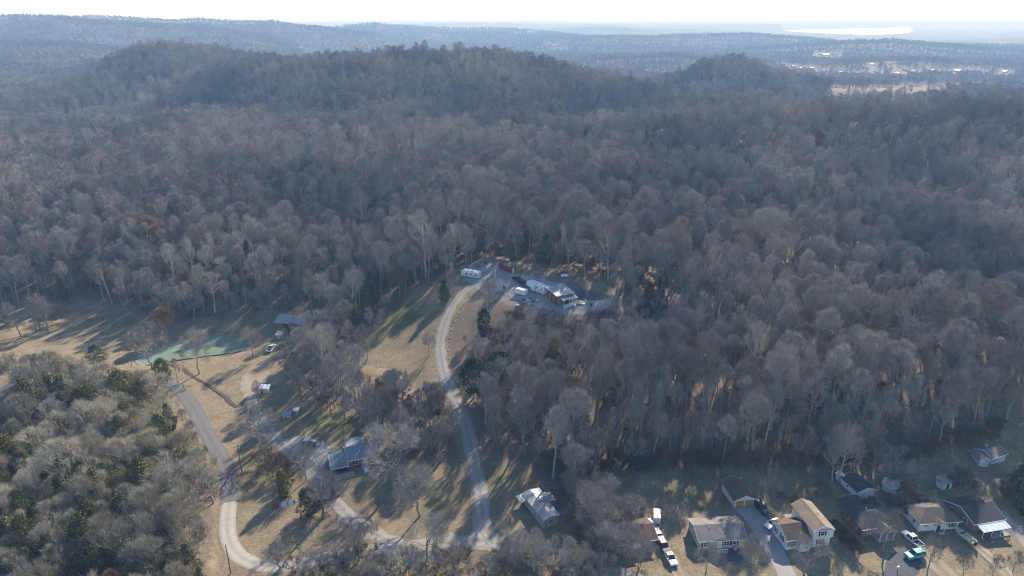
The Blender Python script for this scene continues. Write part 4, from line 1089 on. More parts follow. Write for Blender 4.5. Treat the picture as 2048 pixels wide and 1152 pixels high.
mobile_home()
def tarp():
    p = at(1115, 1026); V, F = [], []; n_ = 9
    rnd = random.Random(4)
    for j in range(n_):
        for i in range(n_):
            x, y = i / (n_ - 1) - .5, j / (n_ - 1) - .5
            V.append((x * 2.8, y * 2.2, 1.0 - 2.6 * (x * x + y * y) + rnd.gauss(0, .05)))
    for j in range(n_ - 1):
        for i in range(n_ - 1): k = j * n_ + i; F.append((k, k + 1, k + n_ + 1, k + n_))
    r = empty("covered_woodpile", p, .3, "woodpile under a bright blue tarpaulin beside the mobile home", "woodpile")
    link_mesh("tarpaulin", V, F, plain("blue_tarp", (.04, .16, .42), .4), r, True)
    for k in range(7):
        MB().cyl((-1.2 + k * .4, -.9, .18), (-1.2 + k * .4, .9, .2), .17, n_=7).build("log", WOOD, r)
tarp()
def brown_house():
    loc, rz, W_ = frame_px((1216, 1108), (1310, 1093)); D_ = 6.6
    r = empty("brown_house", loc, rz, "low brown-roofed house half hidden by bare trees beside parked cars", "house")
    walls(r, 0, W_, 0, D_, 2.6, 1.3, 'gable_x', BRICK_B); rf = roof(r, 0, W_, 0, D_, 2.6, 1.3, 'gable_x', SH_BROWN, .5)
    for x in (1.2, 7.8): opening(r, 'f', W_, D_, x, 1, 1.2, 1.2)
    opening(r, 'f', W_, D_, W_ * .48, .1, .95, 2.0, 'door')
    MB().prism([(-1.8, 2.2), (.05, 2.55), (.05, 2.63), (-1.8, 2.28)], 'x', W_ * .36, W_ * .62).build("awning", ROOF_OLD, r)
    for x in (W_ * .37, W_ * .61): MB().box(x - .05, x + .05, -1.7, -1.6, -.5, 2.25).build("awning_post", WOOD, r)
brown_house()
def brick_long():
    loc, rz, W_ = frame_px((664, 946), (757, 925)); D_ = 6.8
    r = empty("brick_farmhouse", loc, rz, "red brick farmhouse with blue-grey metal roof and chimney beside gravel drive", "house")
    xs = W_ * .36
    walls(r, xs, W_, 0, D_, 3.0, 1.5, 'gable_x', BRICK_R); walls(r, 0, xs - .02, -.4, D_ - .6, 2.6, 1.35, 'gable_x', BRICK_R, "garage_wing")
    rf = roof(r, xs, W_, 0, D_, 3.0, 1.5, 'gable_x', ROOF_BLUE, .4); roof(r, 0, xs - .4, -1.6, D_ - .6, 2.55, 1.5, 'gable_x', ROOF_BLUE, .35, name="wing_roof")
    MB().prism([(D_ * .55, 4.1), (D_ + 3.5, 3.05), (D_ + 3.5, 3.15), (D_ * .55, 4.2)], 'x', xs * .9 + .6, W_ * .9).build("rear_roof", ROOF_ZINC, r)
    MB().box(xs * .9 + .9, W_ * .87, D_ + .02, D_ + 3.1, -1, 3.1).build("rear_wall", BRICK_R, r)
    chimney(rf, W_ * .82, D_ * .72, 3.6, 6.0, .9)
    opening(r, 'f', W_, D_, xs + .9, 1.2, 1.9, 1.3); opening(r, 'f', W_, D_, W_ * .68, .9, 1.0, 2.0, 'door', mat=TRIM); opening(r, 'f', W_, D_, W_ * .82, 1.2, 1.6, 1.2)
    MB().box(W_ * .62, W_ * .82, -1.7, -.03, -1, .8).build("porch_slab", CONC, r)
    for k in range(5): MB().box(W_ * .66, W_ * .76, -2.0 - .3 * k, -1.7 - .3 * k, -1.2, .62 - .18 * k).build("step", TRIM, r)
    MB().prism([(-3.4, -1), (-1.75, -1), (-1.75, .5), (-3.4, .1)], 'x', .4, xs + 1.2).build("retaining_wall", plain("tan_block", (.36, .30, .23)), r)
    MB().box(.5, xs - .4, -.5, -.38, .2, 2.2).build("carport_door", DARKHOLE, r)
brick_long()
def barn():
    loc, rz, W_ = frame_px((553, 657), (606, 657)); D_ = 8.5
    r = empty("barn", loc, rz, "old barn with pale rust-streaked tin roof above the pond", "barn")
    walls(r, 0, W_, 0, D_, 2.8, 1.7, 'gable_x', plain("barn_board", (.22, .17, .13), .9, var=.25, scale=3)); roof(r, 0, W_, 0, D_, 2.8, 1.7, 'gable_x', ROOF_OLD, .5, trim=False)
    MB().box(W_ * .3, W_ * .55, -.06, .1, 0, 2.3).build("barn_door", DARKHOLE, r)
    for x in (W_ * .12, W_ * .75): opening(r, 'f', W_, D_, x, 1.2, .8, .8)
barn()
def cabin():
    c0, l0, r0 = at(1114, 613), at(1088, 607), at(1144, 603)
    dx = Vector((r0.x - c0.x, r0.y - c0.y)); rz = math.atan2(dx.y, dx.x); W_ = dx.length * .98
    D_ = (Vector((l0.x, l0.y)) - Vector((c0.x, c0.y))).length
    r = empty("hilltop_cabin", (c0.x, c0.y, c0.z), rz, "two-tone brick and red cabin with slanting silver metal roof on the hilltop", "cabin")
    D_ = max(D_, 6.5)
    mb = MB().prism([(0, -1), (D_, -1), (D_, 4.9), (0, 4.1)], 'x', 0, W_); mb.build("wall", BRICK_B, r)
    MB().box(-.06, -.004, 0.02, D_ - .02, -.8, 3.95).build("red_wall", plain("barn_red", (.20, .035, .03), .7, var=.2), r)
    MB().prism([(-.7, 4.12), (D_ + .8, 5.1), (D_ + .8, 5.24), (-.7, 4.26)], 'x', -.7, W_ + .9).build("roof", ROOF_ZINC, r)
    # porch with its lower roof and enclosed rail
    MB().prism([(-2.7, 2.95), (-.02, 3.6), (-.02, 3.7), (-2.7, 3.05)], 'x', .8, W_ + 1.0).build("porch_roof", ROOF_ZINC, r)
    for x in (1.4, W_ * .5 + .6, W_ + .6): MB().box(x - .07, x + .07, -2.5, -2.36, -1, 3.02).build("porch_post", TRIM, r)
    MB().box(1.4, W_ + .6, -2.48, -2.38, -.8, 1.2).build("porch_rail", SIDE_W, r); MB().box(1.2, W_ + .8, -2.36, -.02, -1, .15).build("porch_floor", WOOD, r)
    MB().box(2.2, W_ * .9, -.06, -.004, .4, 2.5).build("porch_glazing", GLASS, r)
    for y in (1.1, 3.6):
        w = opening(r, 'l', W_, D_, y, 1.6, .95, 1.6); w.location = (-.06, 0, 0)
    return r
cabin()

# ---------------------------------------------------------------- hilltop things
TYRE = plain("tyre_rubber", (.02, .02, .02), .8); RIM = plain("wheel_rim", (.45, .45, .46), .35, .6); CHROME = plain("lamp_lens", (.7, .7, .7), .2)
def wheel(root, x, y, r_, w=.22):
    s_ = 1 if y > 0 else -1
    t = MB().cyl((x, y, r_), (x, y - s_ * w, r_), r_, n_=14).build("wheel", TYRE, root)
    MB().cyl((x, y + s_ * .012, r_), (x, y - s_ * .05, r_), r_ * .6, n_=10).build("rim", RIM, t)
def rv(name, label, fl, fr, h, D_, fifth=False, stripe=(.12, .2, .3), cat="camper"):
    loc, rz, W_ = frame_px(fl, fr); g = .55
    r = empty(name, loc, rz, label, cat)
    if fifth: prof = [(0, g + 1.0), (2.6, g + .95), (2.75, g), (W_, g), (W_, h), (.5, h), (0, h - .6)]
    else: prof = [(0, g + .25), (.3, g), (W_, g), (W_, h), (.45, h), (0, h - .5)]
    MB().prism(prof, 'y', 0, D_).build("body", plain("camper_white", (.72, .74, .74), .4, var=.05), r, .05)
    MB().box(.6, W_ - .2, -.02, 0, g + .6, g + .85).build("stripe", plain(name + "_stripe", stripe, .5), r)
    for x in np.linspace(W_ * .32, W_ * .86, 3):
        f = MB().box(x - .45, x + .45, -.03, .02, h - 1.45, h - .8).build("window", TRIM, r); MB().box(x - .4, x + .4, -.045, -.03, h - 1.4, h - .85).build("pane", GLASS, f)
    d_ = MB().box(W_ * .56, W_ * .56 + .65, -.035, .02, g + .1, h - .45).build("door", TRIM, r); MB().box(W_ * .56 + .5, W_ * .56 + .58, -.07, -.035, g + 1, g + 1.1).build("handle", SHUT, d_)
    for x in (W_ * .35, W_ * .7): MB().box(x - .35, x + .35, D_ * .3, D_ * .7, h, h + .28).build("roof_unit", TRIM, r, .05)
    for x in (W_ * .6, W_ * .72):
        wheel(r, x, -.02, .36); wheel(r, x, D_ + .02, .36)
    if fifth: MB().box(W_ * .30, W_ * .52, -.6, 0, g + .1, h - .35).build("slide_out", plain("camper_white", (.72, .74, .74)), r)
    MB().box(.9, 1.0, .4, .5, -.2, g + .3).build("jack", SHUT, r); MB().box(.9, 1.0, D_ - .5, D_ - .4, -.2, g + .3).build("jack", SHUT, r)
    return r
rv("fifth_wheel_camper", "long white fifth-wheel camper parked behind the hilltop cabin", (1053, 578), (1088, 592), 3.5, 2.5, True)
rv("travel_trailer", "white travel trailer parked at the wood edge above the driveway", (922, 553), (957, 558), 2.9, 2.4)
def cargo_trailer(name, label, fl, fr, h, D_, axis_front=False):
    loc, rz, W_ = frame_px(fl, fr)
    r = empty(name, loc, rz, label, "trailer")
    MB().prism([(0, .5), (W_, .5), (W_, h), (.25, h), (0, h - .3)], 'y', 0, D_).build("body", plain("trailer_white", (.75, .76, .76), .4, var=.05), r, .04)
    MB().box(-.9, .05, D_ / 2 - .05, D_ / 2 + .05, .42, .55).build("tongue", SHUT, r); MB().box(-.95, -.85, D_ / 2 - .04, D_ / 2 + .04, -.1, .5).build("jack", SHUT, r)
    for y in (-.02, D_ + .02): wheel(r, W_ * .55, y if y > 0 else y, .33)
    for k in range(1, 4): MB().box(W_ * k / 4 - .02, W_ * k / 4 + .02, -.015, 0, .55, h - .1).build("panel_seam", TRIM, r)
    f = MB().box(W_, W_ + .03, .1, D_ - .1, .55, h - .1).build("rear_door", TRIM, r); MB().box(W_ + .03, W_ + .06, D_ / 2 - .03, D_ / 2 + .03, .8, h - .4).build("latch", SHUT, f)
    return r
cargo_trailer("cargo_trailer", "small white box trailer on the hilltop gravel beside the long camper", (1030, 589), (1050, 593), 2.5, 2.0)
small_building("red_shed", "long dark red metal shed at the back of the hilltop yard", "shed", (997, 536), (1021, 547), 3.0, 2.6, .35, 'shed', siding("red_siding", (.26, .03, .03), .25, 0), plain("brown_tin", (.18, .13, .11)), [('r', .8, 0, 1.1, 2.0, 'door')])
def lumber(label, u, v, rz, n_, L_, cols, cat="lumber stack", group=None):
    r = empty("lumber_stack", at(u, v), rz, label, cat, group)
    rnd = random.Random(u)
    for k in range(n_):
        y = (k % 5) * .45; z = .05 + (k // 5) * .22
        MB().box(rnd.uniform(-.4, .1), L_ + rnd.uniform(-.4, .4), y, y + .4, z, z + .2).build("timber", plain("timber_%d" % (k % 2) + cat, cols[k % 2], .8, var=.2), r)
lumber("stack of reddish lumber behind the red shed", 986, 524, .25, 15, 4.8, [(.36, .15, .11), (.28, .12, .09)])
lumber("scattered red timbers by the wood edge near the travel trailer", 955, 536, .5, 6, 3.0, [(.33, .07, .06), (.25, .1, .08)])
def propane():
    p = at(1129, 555); r = empty("propane_tank", p, .1, "white horizontal propane tank on the grass above the cabin", "tank")
    prof = [(-1.5, .0), (-1.42, .3), (-1.2, .48), (-.9, .55), (.9, .55), (1.2, .48), (1.42, .3), (1.5, .0)]; n_ = 14; V, F = [], []
    for x, rad in prof:
        for k in range(n_): a = 2 * math.pi * k / n_; V.append((x, math.cos(a) * max(rad, .01), .85 + math.sin(a) * max(rad, .01)))
    for i in range(len(prof) - 1):
        for k in range(n_): F.append((i * n_ + k, (i + 1) * n_ + k, (i + 1) * n_ + (k + 1) % n_, i * n_ + (k + 1) % n_))
    link_mesh("tank", V, F, WHITE, r, True); MB().cyl((0, 0, 1.35), (0, 0, 1.6), .18).build("dome", WHITE, r)
    for x in (-.9, .9): MB().box(x - .12, x + .12, -.35, .35, -.2, .4).build("leg", CONC, r)
propane()
def carport():
    loc, rz, W_ = frame_px((1083, 586), (1106, 584)); r = empty("carport", loc, rz, "open carport with pale metal roof sheets between camper and cabin", "carport")
    for k in range(4):
        x0 = W_ * k / 4; o = MB().prism([(0, 2.5), (4.5, 3.0), (4.5, 3.07), (0, 2.57)], 'x', x0 + .03, x0 + W_ / 4).build("roof_sheet", ROOF_ZINC if k % 2 else ROOF_OLD, r)
    for x in (.1, W_ - .1):
        for y, h in ((.1, 2.5), (4.3, 2.95)): MB().box(x - .06, x + .06, y - .06, y + .06, -.4, h).build("post", WOOD, r)
carport()
tag(MB().box(-1.2, 1.2, -.8, .8, -.1, .25).build("concrete_slab", CONC), "pale concrete slab lying at the edge of the hilltop yard", "slab").location = at(1198, 626)
r = empty("sand_pile", at(1156, 604), 0, "heap of pale sand and boards beside the cabin porch", "sand pile")
V, F = [], []
for j in range(12):
    for i in range(12):
        x, y = (i / 11 - .5) * 2, (j / 11 - .5) * 2; q = math.hypot(x, y); V.append((x * 2.4, y * 1.9, max(-.2, .8 * math.exp(-q * q * 2.2) - .12 + random.gauss(0, .03))))
for j in range(11):
    for i in range(11): k = j * 12 + i; F.append((k, k + 1, k + 13, k + 12))
link_mesh("heap", V, F, plain("pale_sand", (.52, .45, .34), .9), r, True)
for k in range(4): MB().box(-2.2 + k * .5, -2.0 + k * .5, -2.3, .6, .1 + .03 * k, .16 + .03 * k).build("board", WOOD, r)
def post(name, label, u, v, h, rad=.07, mat=None, lean=0):
    r = empty(name, at(u, v), 0, label, "post"); MB().cyl((0, 0, -.3), (lean, 0, h), rad).build("shaft", mat or TRIM, r); MB().box(lean - .12, lean + .12, -.12, .12, h, h + .08).build("cap", TRIM, r)
post("white_post", "white post standing in the gravel before the red shed", 991, 556, 3.2)
post("leaning_pipe", "white pipe leaning out of the dark earth bank", 1218, 608, 2.6, .09, lean=1.2)
for k, (u, v) in enumerate([(1057, 601), (1066, 604), (1075, 602), (1063, 598), (1047, 600)]):
    r = empty("scrap_heap", at(u, v), k, ["white crate lying in the hilltop yard", "dark scrap bundle in the hilltop yard", "pale bucket and boards near the cabin wall", "grey scrap boards beside the box trailer", "black barrel beside the box trailer"][k], "scrap")
    MB().box(-.5, .4, -.3, .3, -.05, .35 + .1 * (k % 3)).build("crate", [WHITE, SHUT, WHITE, WOOD, SHUT][k], r, .03)
    MB().prism([(-.8, 0), (.9, 0), (.7, .12), (-.7, .2)], 'y', .32, .55).build("board", WOOD, r); MB().cyl((.6, -.2, -.05), (.6, -.2, .5), .2).build("bucket", [CONC, WOOD, TRIM, SHUT, SHUT][k], r)
for k, (u, v, lab, cat, m_) in enumerate([(1170, 606, "pale pallet lying on the gravel past the sand heap", "pallet", WOOD), (1182, 612, "dark barrel on the gravel past the sand heap", "barrel", SHUT), (1008, 577, "black bin at the end of the gravel lane", "bin", SHUT), (972, 527, "orange-red drum among the scattered timbers", "drum", REDP), (962, 512, "white drum at the edge of the wood by the lumber", "drum", WHITE), (1035, 612, "pale boulder on the rim of the hilltop yard", "boulder", CONC), (1100, 622, "small grey crate below the cabin wall", "crate", WOOD), (1150, 614, "white bucket before the cabin porch", "bucket", WHITE)]):
    r = empty(cat, at(u, v), k * .7, lab, cat)
    if cat in ("barrel", "drum", "bin", "bucket"):
        MB().cyl((0, 0, -.1), (0, 0, .9), .36, .4).build("body", m_, r); MB().cyl((0, 0, .9), (0, 0, .96), .42).build("lid", m_, r)
    elif cat in ("pallet", "crate"):
        for q in range(5): MB().box(-.7, .7, -.6 + q * .26, -.42 + q * .26, .12, .17).build("slat", m_, r)
        for q in (-.6, 0, .55): MB().box(q, q + .08, -.6, .62, -.05, .12).build("runner", m_, r)
    else:
        MB().box(-.7, .6, -.5, .5, -.2, .5).build("rock", m_, r, .22)
# field stones along the driveway edge
rk = plain("field_stone", (.42, .39, .34), .9, var=.2, scale=6)
bmr = bmesh.new(); bmesh.ops.create_icosphere(bmr, subdivisions=1, radius=.38)
for v in bmr.verts: v.co *= random.uniform(.75, 1.2); v.co.z *= .65
mer = bpy.data.meshes.new("stone"); bmr.to_mesh(mer); bmr.free(); mer.materials.append(rk)
for k, (u, v) in enumerate([(903, 660), (902, 668), (900, 676), (899, 684), (898, 693), (897, 701), (897, 710), (898, 718), (905, 651), (908, 643), (912, 634), (917, 626), (922, 618), (928, 610)]):
    o = bpy.data.objects.new("edge_stone", mer); COL.objects.link(o); o.location = at(u + random.uniform(-1, 1), v); o.rotation_euler = (0, 0, k); o.scale = [random.uniform(.7, 1.3)] * 3
    tag(o, "pale field stone in the row edging the uphill driveway", "stone", "stones edging the driveway")

# ---------------------------------------------------------------- vehicles
def paint(name, col): 
    if name in MATS: return MATS[name]
    m, N, L, b = new_mat(name); b.inputs["Base Color"].default_value = (*col, 1); b.inputs["Roughness"].default_value = .3; b.inputs["Coat Weight"].default_value = .4
    MATS[name] = m; return m
def car(kind, col, colname, u, v, u2, v2, label, group=None, name=None, cat=None):
    """u,v: rear end on the ground, u2,v2: front end"""
    a, b = at(u, v), at(u2, v2); m_ = (a + b) / 2; m_.z = max(a.z, b.z, m_.z) + .09
    rz = math.atan2(b.y - a.y, b.x - a.x)
    r = empty(name or {'sedan': 'sedan_car', 'suv': 'sport_utility_car', 'pickup': 'pickup_truck'}[kind], m_, rz, label, cat or {'sedan': 'car', 'suv': 'car', 'pickup': 'pickup'}[kind], group)
    P = paint(colname, col); L_ = {'sedan': 4.7, 'suv': 4.7, 'pickup': 5.5}[kind]; hw = .92; h = L_ / 2
    if kind == 'sedan':
        body = [(-h, .35), (-h, .85), (-h + .15, .95), (h - 1.5, .92), (h - .2, .78), (h, .62), (h, .32), (h - .4, .25), (-h + .4, .25)]
        gh = [(-h + .75, .93), (-h + 1.45, 1.42), (h - 2.35, 1.45), (h - 1.45, .92)]
    elif kind == 'suv':
        body = [(-h, .4), (-h, 1.0), (h - 1.3, 1.02), (h - .15, .92), (h, .75), (h, .38), (h - .4, .3), (-h + .4, .3)]
        gh = [(-h + .08, 1.0), (-h + .35, 1.68), (h - 2.0, 1.7), (h - 1.25, 1.02)]
    else:
        body = [(-h, .5), (-h, .72), (-h + 2.05, .72), (-h + 2.05, 1.05), (h - 1.5, 1.08), (h - .15, .98), (h, .8), (h, .42), (h - .4, .35), (-h + .4, .4)]
        gh = [(-h + 2.1, 1.05), (-h + 2.3, 1.78), (h - 2.0, 1.8), (h - 1.4, 1.08)]
    MB().prism(body, 'y', -hw, hw).build("body", P, r, .06)
    n_ = len(gh); ti = .16
    V = [(x, -hw + .06 if z < gh[1][1] - .1 else -hw + .06 + ti, z) for x, z in gh] + [(x, hw - .06 if z < gh[1][1] - .1 else hw - .06 - ti, z) for x, z in gh]
    g = MB().add(V, [tuple(range(n_))[::-1], tuple(range(n_, 2 * n_))] + [(i, (i + 1) % n_, n_ + (i + 1) % n_, n_ + i) for i in range(n_)]).build("cabin_glass", GLASS, r, .03)
    zt = gh[1][1]; x0, x1 = gh[1][0] - .02, gh[2][0] + .02; yy = hw - .06 - ti
    MB().box(x0, x1, -yy - .02, yy + .02, zt - .05, zt + .05).build("roof", P, r, .03)
    for s_ in (-1, 1):
        for (xa, za), (xb, zb_) in ((gh[0], gh[1]), (gh[3], gh[2])):
            MB().cyl((xa, s_ * (hw - .05), za), (xb, s_ * (yy + .02), zb_), .045, n_=6).build("pillar", P, g)
        xm_ = (x0 + x1) / 2; MB().cyl((xm_, s_ * (hw - .05), .95), (xm_, s_ * (yy + .02), zt), .045, n_=6).build("pillar", P, g)
        MB().box(h - .08, h + .02, s_ * .55 - .2, s_ * .55 + .2, .62, .74).build("headlight", CHROME, r); MB().box(-h - .02, -h + .06, s_ * .65 - .16, s_ * .65 + .16, .55, .85).build("tail_light", plain("red_lens", (.35, .02, .02), .3), r)
        MB().box(gh[3][0] - .35, gh[3][0] - .15, s_ * (hw + .02), s_ * (hw + .2), 1.0, 1.12).build("mirror", P, r)
    if kind == 'pickup':
        for s_ in (-1, 1): MB().box(-h + .02, -h + 2.04, s_ * hw - .05, s_ * hw + .05, .70, 1.05).build("bed_side", P, r)
        MB().box(-h - .01, -h + .07, -hw + .06, hw - .06, .70, 1.05).build("tailgate", P, r); MB().box(-h + .08, -h + 2.02, -hw + .06, hw - .06, .725, .74).build("bed_liner", TYRE, r)
    wr = .40 if kind == 'pickup' else .35
    for x in (-h + .95, h - .95):
        for s_ in (-1, 1): wheel(r, x, s_ * (hw + .02), wr)
    MB().box(h - .05, h + .06, -hw + .1, hw - .1, .35, .5).build("bumper", SHUT, r)
    return r
CARW, CARK, CARS, CART = (.75, .76, .77), (.02, .022, .026), (.62, .64, .66), (.05, .36, .45)
car('sedan', CARW, "car_white", 1297, 1047, 1306, 1066, "white sedan next to the box trailer, topmost in the row of parked cars")
car('pickup', CARW, "car_white", 1308, 1066, 1321, 1087, "white pickup between the white sedan and the black car")
car('suv', CARK, "car_black", 1320, 1086, 1332, 1106, "black sport utility car in the row beside the brown house")
car('sedan', CARW, "car_white", 1334, 1109, 1347, 1132, "white sedan parked alone on the worn track past the black car")
car('suv', CARK, "car_black", 1516, 1012, 1530, 1027, "black car parked on the grass beside the two-door garage")
car('sedan', CARS, "car_silver", 1553, 1048, 1537, 1057, "silver car half hidden behind the white split-level house")
car('pickup', CARS, "car_silver", 1837, 1096, 1810, 1072, "silver pickup with open bed before the white ranch house")
car('suv', CART, "car_turquoise", 1842, 1111, 1815, 1117, "bright turquoise car parked on the dark turnout")
car('sedan', (.03, .05, .10), "car_navy", 604, 896, 629, 892, "dark navy car on the gravel by the brick farmhouse")
car('pickup', CARW, "car_white", 538, 706, 548, 694, "white pickup parked below the old barn")
car('pickup', CARK, "car_black", 1030, 560, 1042, 565, "black pickup parked on the hilltop gravel lane")
car('suv', CARK, "car_black", 1043, 568, 1053, 573, "black car parked nose to the long camper")
cargo_trailer("box_trailer", "tall white enclosed trailer on grass above the row of parked cars", (1305, 1050), (1320, 1052), 2.4, 3.4)
def boat():
    a, b = at(1942, 1090), at(1913, 1066); m_ = (a + b) / 2; m_.z += .1; rz = math.atan2(b.y - a.y, b.x - a.x)
    r = empty("motor_boat", m_, rz, "tan motor boat on a trailer before the awning house", "boat")
    secs = [(-2.6, .95, .5, 1.2), (-1, 1.0, .48, 1.22), (.8, .95, .5, 1.28), (1.9, .6, .62, 1.36), (2.7, .06, .95, 1.45)]
    V, F = [], []
    for x, w, zk, zt in secs: V += [(x, -w, zt), (x, -w * .85, zk + .25), (x, 0, zk), (x, w * .85, zk + .25), (x, w, zt), (x, w * .82, zt - .02), (x, w * .7, zk + .35), (x, -w * .7, zk + .35), (x, -w * .82, zt - .02)]
    for i in range(len(secs) - 1):
        for k in range(9): F.append((i * 9 + k, i * 9 + (k + 1) % 9, (i + 1) * 9 + (k + 1) % 9, (i + 1) * 9 + k))
    F += [tuple(range(9)), tuple(range(36, 45))[::-1]]
    link_mesh("hull", V, F, plain("tan_gelcoat", (.58, .48, .34), .4, var=.06), r)
    for x in (-1.6, 0, 1): MB().box(x - .18, x + .18, -.62, .62, .95, 1.12).build("seat", plain("boat_seat", (.5, .45, .38)), r)
    MB().box(.45, .6, -.7, .7, 1.15, 1.6).build("windscreen", GLASS, r); MB().box(-3.1, -2.6, -.22, .22, .45, 1.45).build("outboard_motor", SHUT, r, .05)
    t = MB().box(-2.2, 2.9, -.06, .06, .34, .46).build("trailer_frame", RIM, r); MB().box(-1.2, -1.0, -.95, .95, .3, .42).build("axle", RIM, t)
    for s_ in (-1, 1): wheel(r, -1.1, s_ * 1.12, .32)
boat()
def mower(u, v, label):
    r = empty("lawn_mower", at(u, v), .8, label, "mower"); MB().prism([(-.7, .3), (-.7, .7), (-.2, .75), (0, .55), (.7, .6), (.75, .3)], 'y', -.35, .35).build("body", plain("mower_red", (.5, .04, .04), .4), r, .04)
    MB().box(-.5, -.15, -.22, .22, .75, 1.05).build("seat", TRIM, r); MB().cyl((.15, 0, .6), (.0, 0, 1.0), .03).build("steering_wheel", SHUT, r); MB().box(-.2, .3, -.5, .5, .15, .28).build("deck", SHUT, r)
    for x in (-.5, .55):
        for s_ in (-1, 1): wheel(r, x, s_ * .45, .22, .15)
mower(1317, 1061, "red and white riding mower beside the parked pickup row"); mower(2002, 1037, "red riding mower at the corner of the awning house")
def frame_bed():
    loc, rz, W_ = frame_px((1982, 1090), (2016, 1085)); r = empty("garden_enclosure", loc, rz, "low dark timber garden frame with posts before the awning house", "garden enclosure")
    for x in (0, W_):
        for y in (0, 3): MB().box(x - .06, x + .06, y - .06, y + .06, -.2, 1.1).build("post", WOOD, r)
    for y in (0, 3): MB().box(.06, W_ - .06, y - .04, y + .04, .75, .9).build("rail", SHUT, r)
    for x in (0, W_): MB().box(x - .04, x + .04, .06, 2.94, .75, .9).build("rail", SHUT, r)
frame_bed()
def picnic(u, v, label):
    r = empty("picnic_table", at(u, v), .25, label, "table"); 
    for k in range(5): MB().box(-1.6, 1.6, -.5 + k * .2, -.32 + k * .2, .72, .77).build("table_plank", WOOD, r)
    for y in (-.95, .7): MB().box(-1.6, 1.6, y, y + .25, .42, .47).build("bench", WOOD, r)
    for x in (-1.2, 1.2):
        for y in (-.5, .5): MB().cyl((x, y * 1.6, -.1), (x, y * .5, .72), .06, n_=6).build("leg", WOOD, r)
picnic(1580, 1036, "grey picnic table behind the white split-level house")
def mailbox(u, v, label, col):
    r = empty("mailbox", at(u, v), .4, label, "mailbox"); MB().box(-.06, .06, -.06, .06, -.2, 1.1).build("post", WOOD, r)
    MB().prism([(-.2, 1.1), (.2, 1.1), (.2, 1.35), (.12, 1.5), (-.12, 1.5), (-.2, 1.35)], 'x', -.32, .32).build("box", plain("mailbox_%s" % label[:4], col), r); MB().box(.33, .36, .2, .26, 1.2, 1.5).build("flag", plain("mower_red", (.5, .04, .04)), r)
mailbox(1794, 1143, "white mailbox on a post beside the turquoise car's turnout", (.7, .68, .68)); mailbox(960, 903, "white mailbox at the edge of the driveway wood", (.75, .75, .75))
r = empty("flower_pot", at(1470, 1101), 0, "pink flower tub against the tan house front", "flower pot"); MB().cyl((0, 0, 0), (0, 0, .5), .28, .38).build("pot", plain("pink_tub", (.65, .25, .45)), r)
bmf = bmesh.new(); bmesh.ops.create_icosphere(bmf, subdivisions=2, radius=.42)
for v in bmf.verts: v.co *= random.uniform(.8, 1.2)
mef = bpy.data.meshes.new("flowers"); bmf.to_mesh(mef); bmf.free(); mef.materials.append(plain("pink_flower", (.62, .2, .42))); o = bpy.data.objects.new("flowers", mef); COL.objects.link(o); o.parent = r; o.location = (0, 0, .7)
# yard oddments of the farm
small_building("white_camper_shell", "small white box shed beside the farmyard gravel", "shed", (519, 787), (537, 785), 2.2, 1.7, .15, 'shed', SIDE_W, TRIM, [('f', .5, 0, .7, 1.4, 'door', False, SHUT)])
small_building("tan_hut", "tan flat-roofed hut in the shade below the barn", "shed", (553, 678), (566, 676), 3.2, 1.6, .2, 'shed', plain("tan_board", (.4, .33, .24)), plain("tan_roof", (.50, .43, .34)), [('f', .4, 0, .7, 1.4, 'door')])
small_building("white_hutch", "white hutch with grey lid on the farm lawn", "hutch", (566, 837), (581, 835), 1.6, 1.0, .15, 'shed', SIDE_W, ROOF_ZINC, [('f', .4, .2, .8, .6)])
small_building("little_hutch", "smaller white hutch beside the lidded hutch on the farm lawn", "hutch", (588, 826), (596, 825), 1.0, .9, .1, 'shed', SIDE_W, TRIM, [('f', .2, .2, .4, .5)])
def panel_row():
    loc, rz, W_ = frame_px((545, 1021), (596, 1009)); r = empty("roofing_sheet_rack", loc, rz, "leaning row of red and white roofing sheets under the bare trees", "sheet rack")
    for k in range(11):
        x = W_ * k / 11; m_ = REDP if k < 3 else (ROOF_WHITE if k % 3 else ROOF_OLD); z = 1.0 + .25 * math.sin(k * 1.7)
        MB().add([(x, 0, -.1), (x + W_ / 11 - .12, 0, -.1), (x + W_ / 11 - .12, 1.2, z), (x, 1.2, z), (x, .05, -.1), (x + W_ / 11 - .12, .05, -.1), (x + W_ / 11 - .12, 1.25, z), (x, 1.25, z)], [(0, 1, 2, 3), (7, 6, 5, 4), (0, 4, 5, 1), (1, 5, 6, 2), (2, 6, 7, 3), (3, 7, 4, 0)]).build("sheet", m_, r)
    MB().box(0, W_, 1.28, 1.36, .5, .62).build("rail", WOOD, r)
    for x in (.1, W_ / 2, W_ - .1): MB().box(x - .06, x + .06, 1.26, 1.38, -.3, .5).build("post", WOOD, r)
panel_row()
# utility poles and wires
POLE = plain("pole_wood", (.22, .17, .12), .9, var=.2, scale=3)
def pole(u, v, h, label, arm=True, lamp=False, mat=None):
    r = empty("utility_pole" if not lamp else "lamp_post", at(u, v), .3, label, "pole"); MB().cyl((0, 0, -.5), (0, 0, h), .16 if not lamp else .08, .10 if not lamp else .06).build("shaft", mat or POLE, r)
    if arm:
        c = MB().box(-1.1, 1.1, -.06, .06, h - .75, h - .6).build("crossarm", mat or POLE, r)
        for x in (-1, -.5, .5, 1): MB().cyl((x, 0, h - .6), (x, 0, h - .4), .05, n_=6).build("insulator", TRIM, c)
        MB().cyl((.25, .2, h - 2), (.25, .2, h - 1.2), .2).build("transformer", RIM, r)
    if lamp: MB().cyl((0, 0, h), (.9, 0, h + .2), .04, n_=6).build("arm", RIM, r); MB().box(.7, 1.2, -.12, .12, h + .15, h + .28).build("lamp_head", RIM, r)
    return r
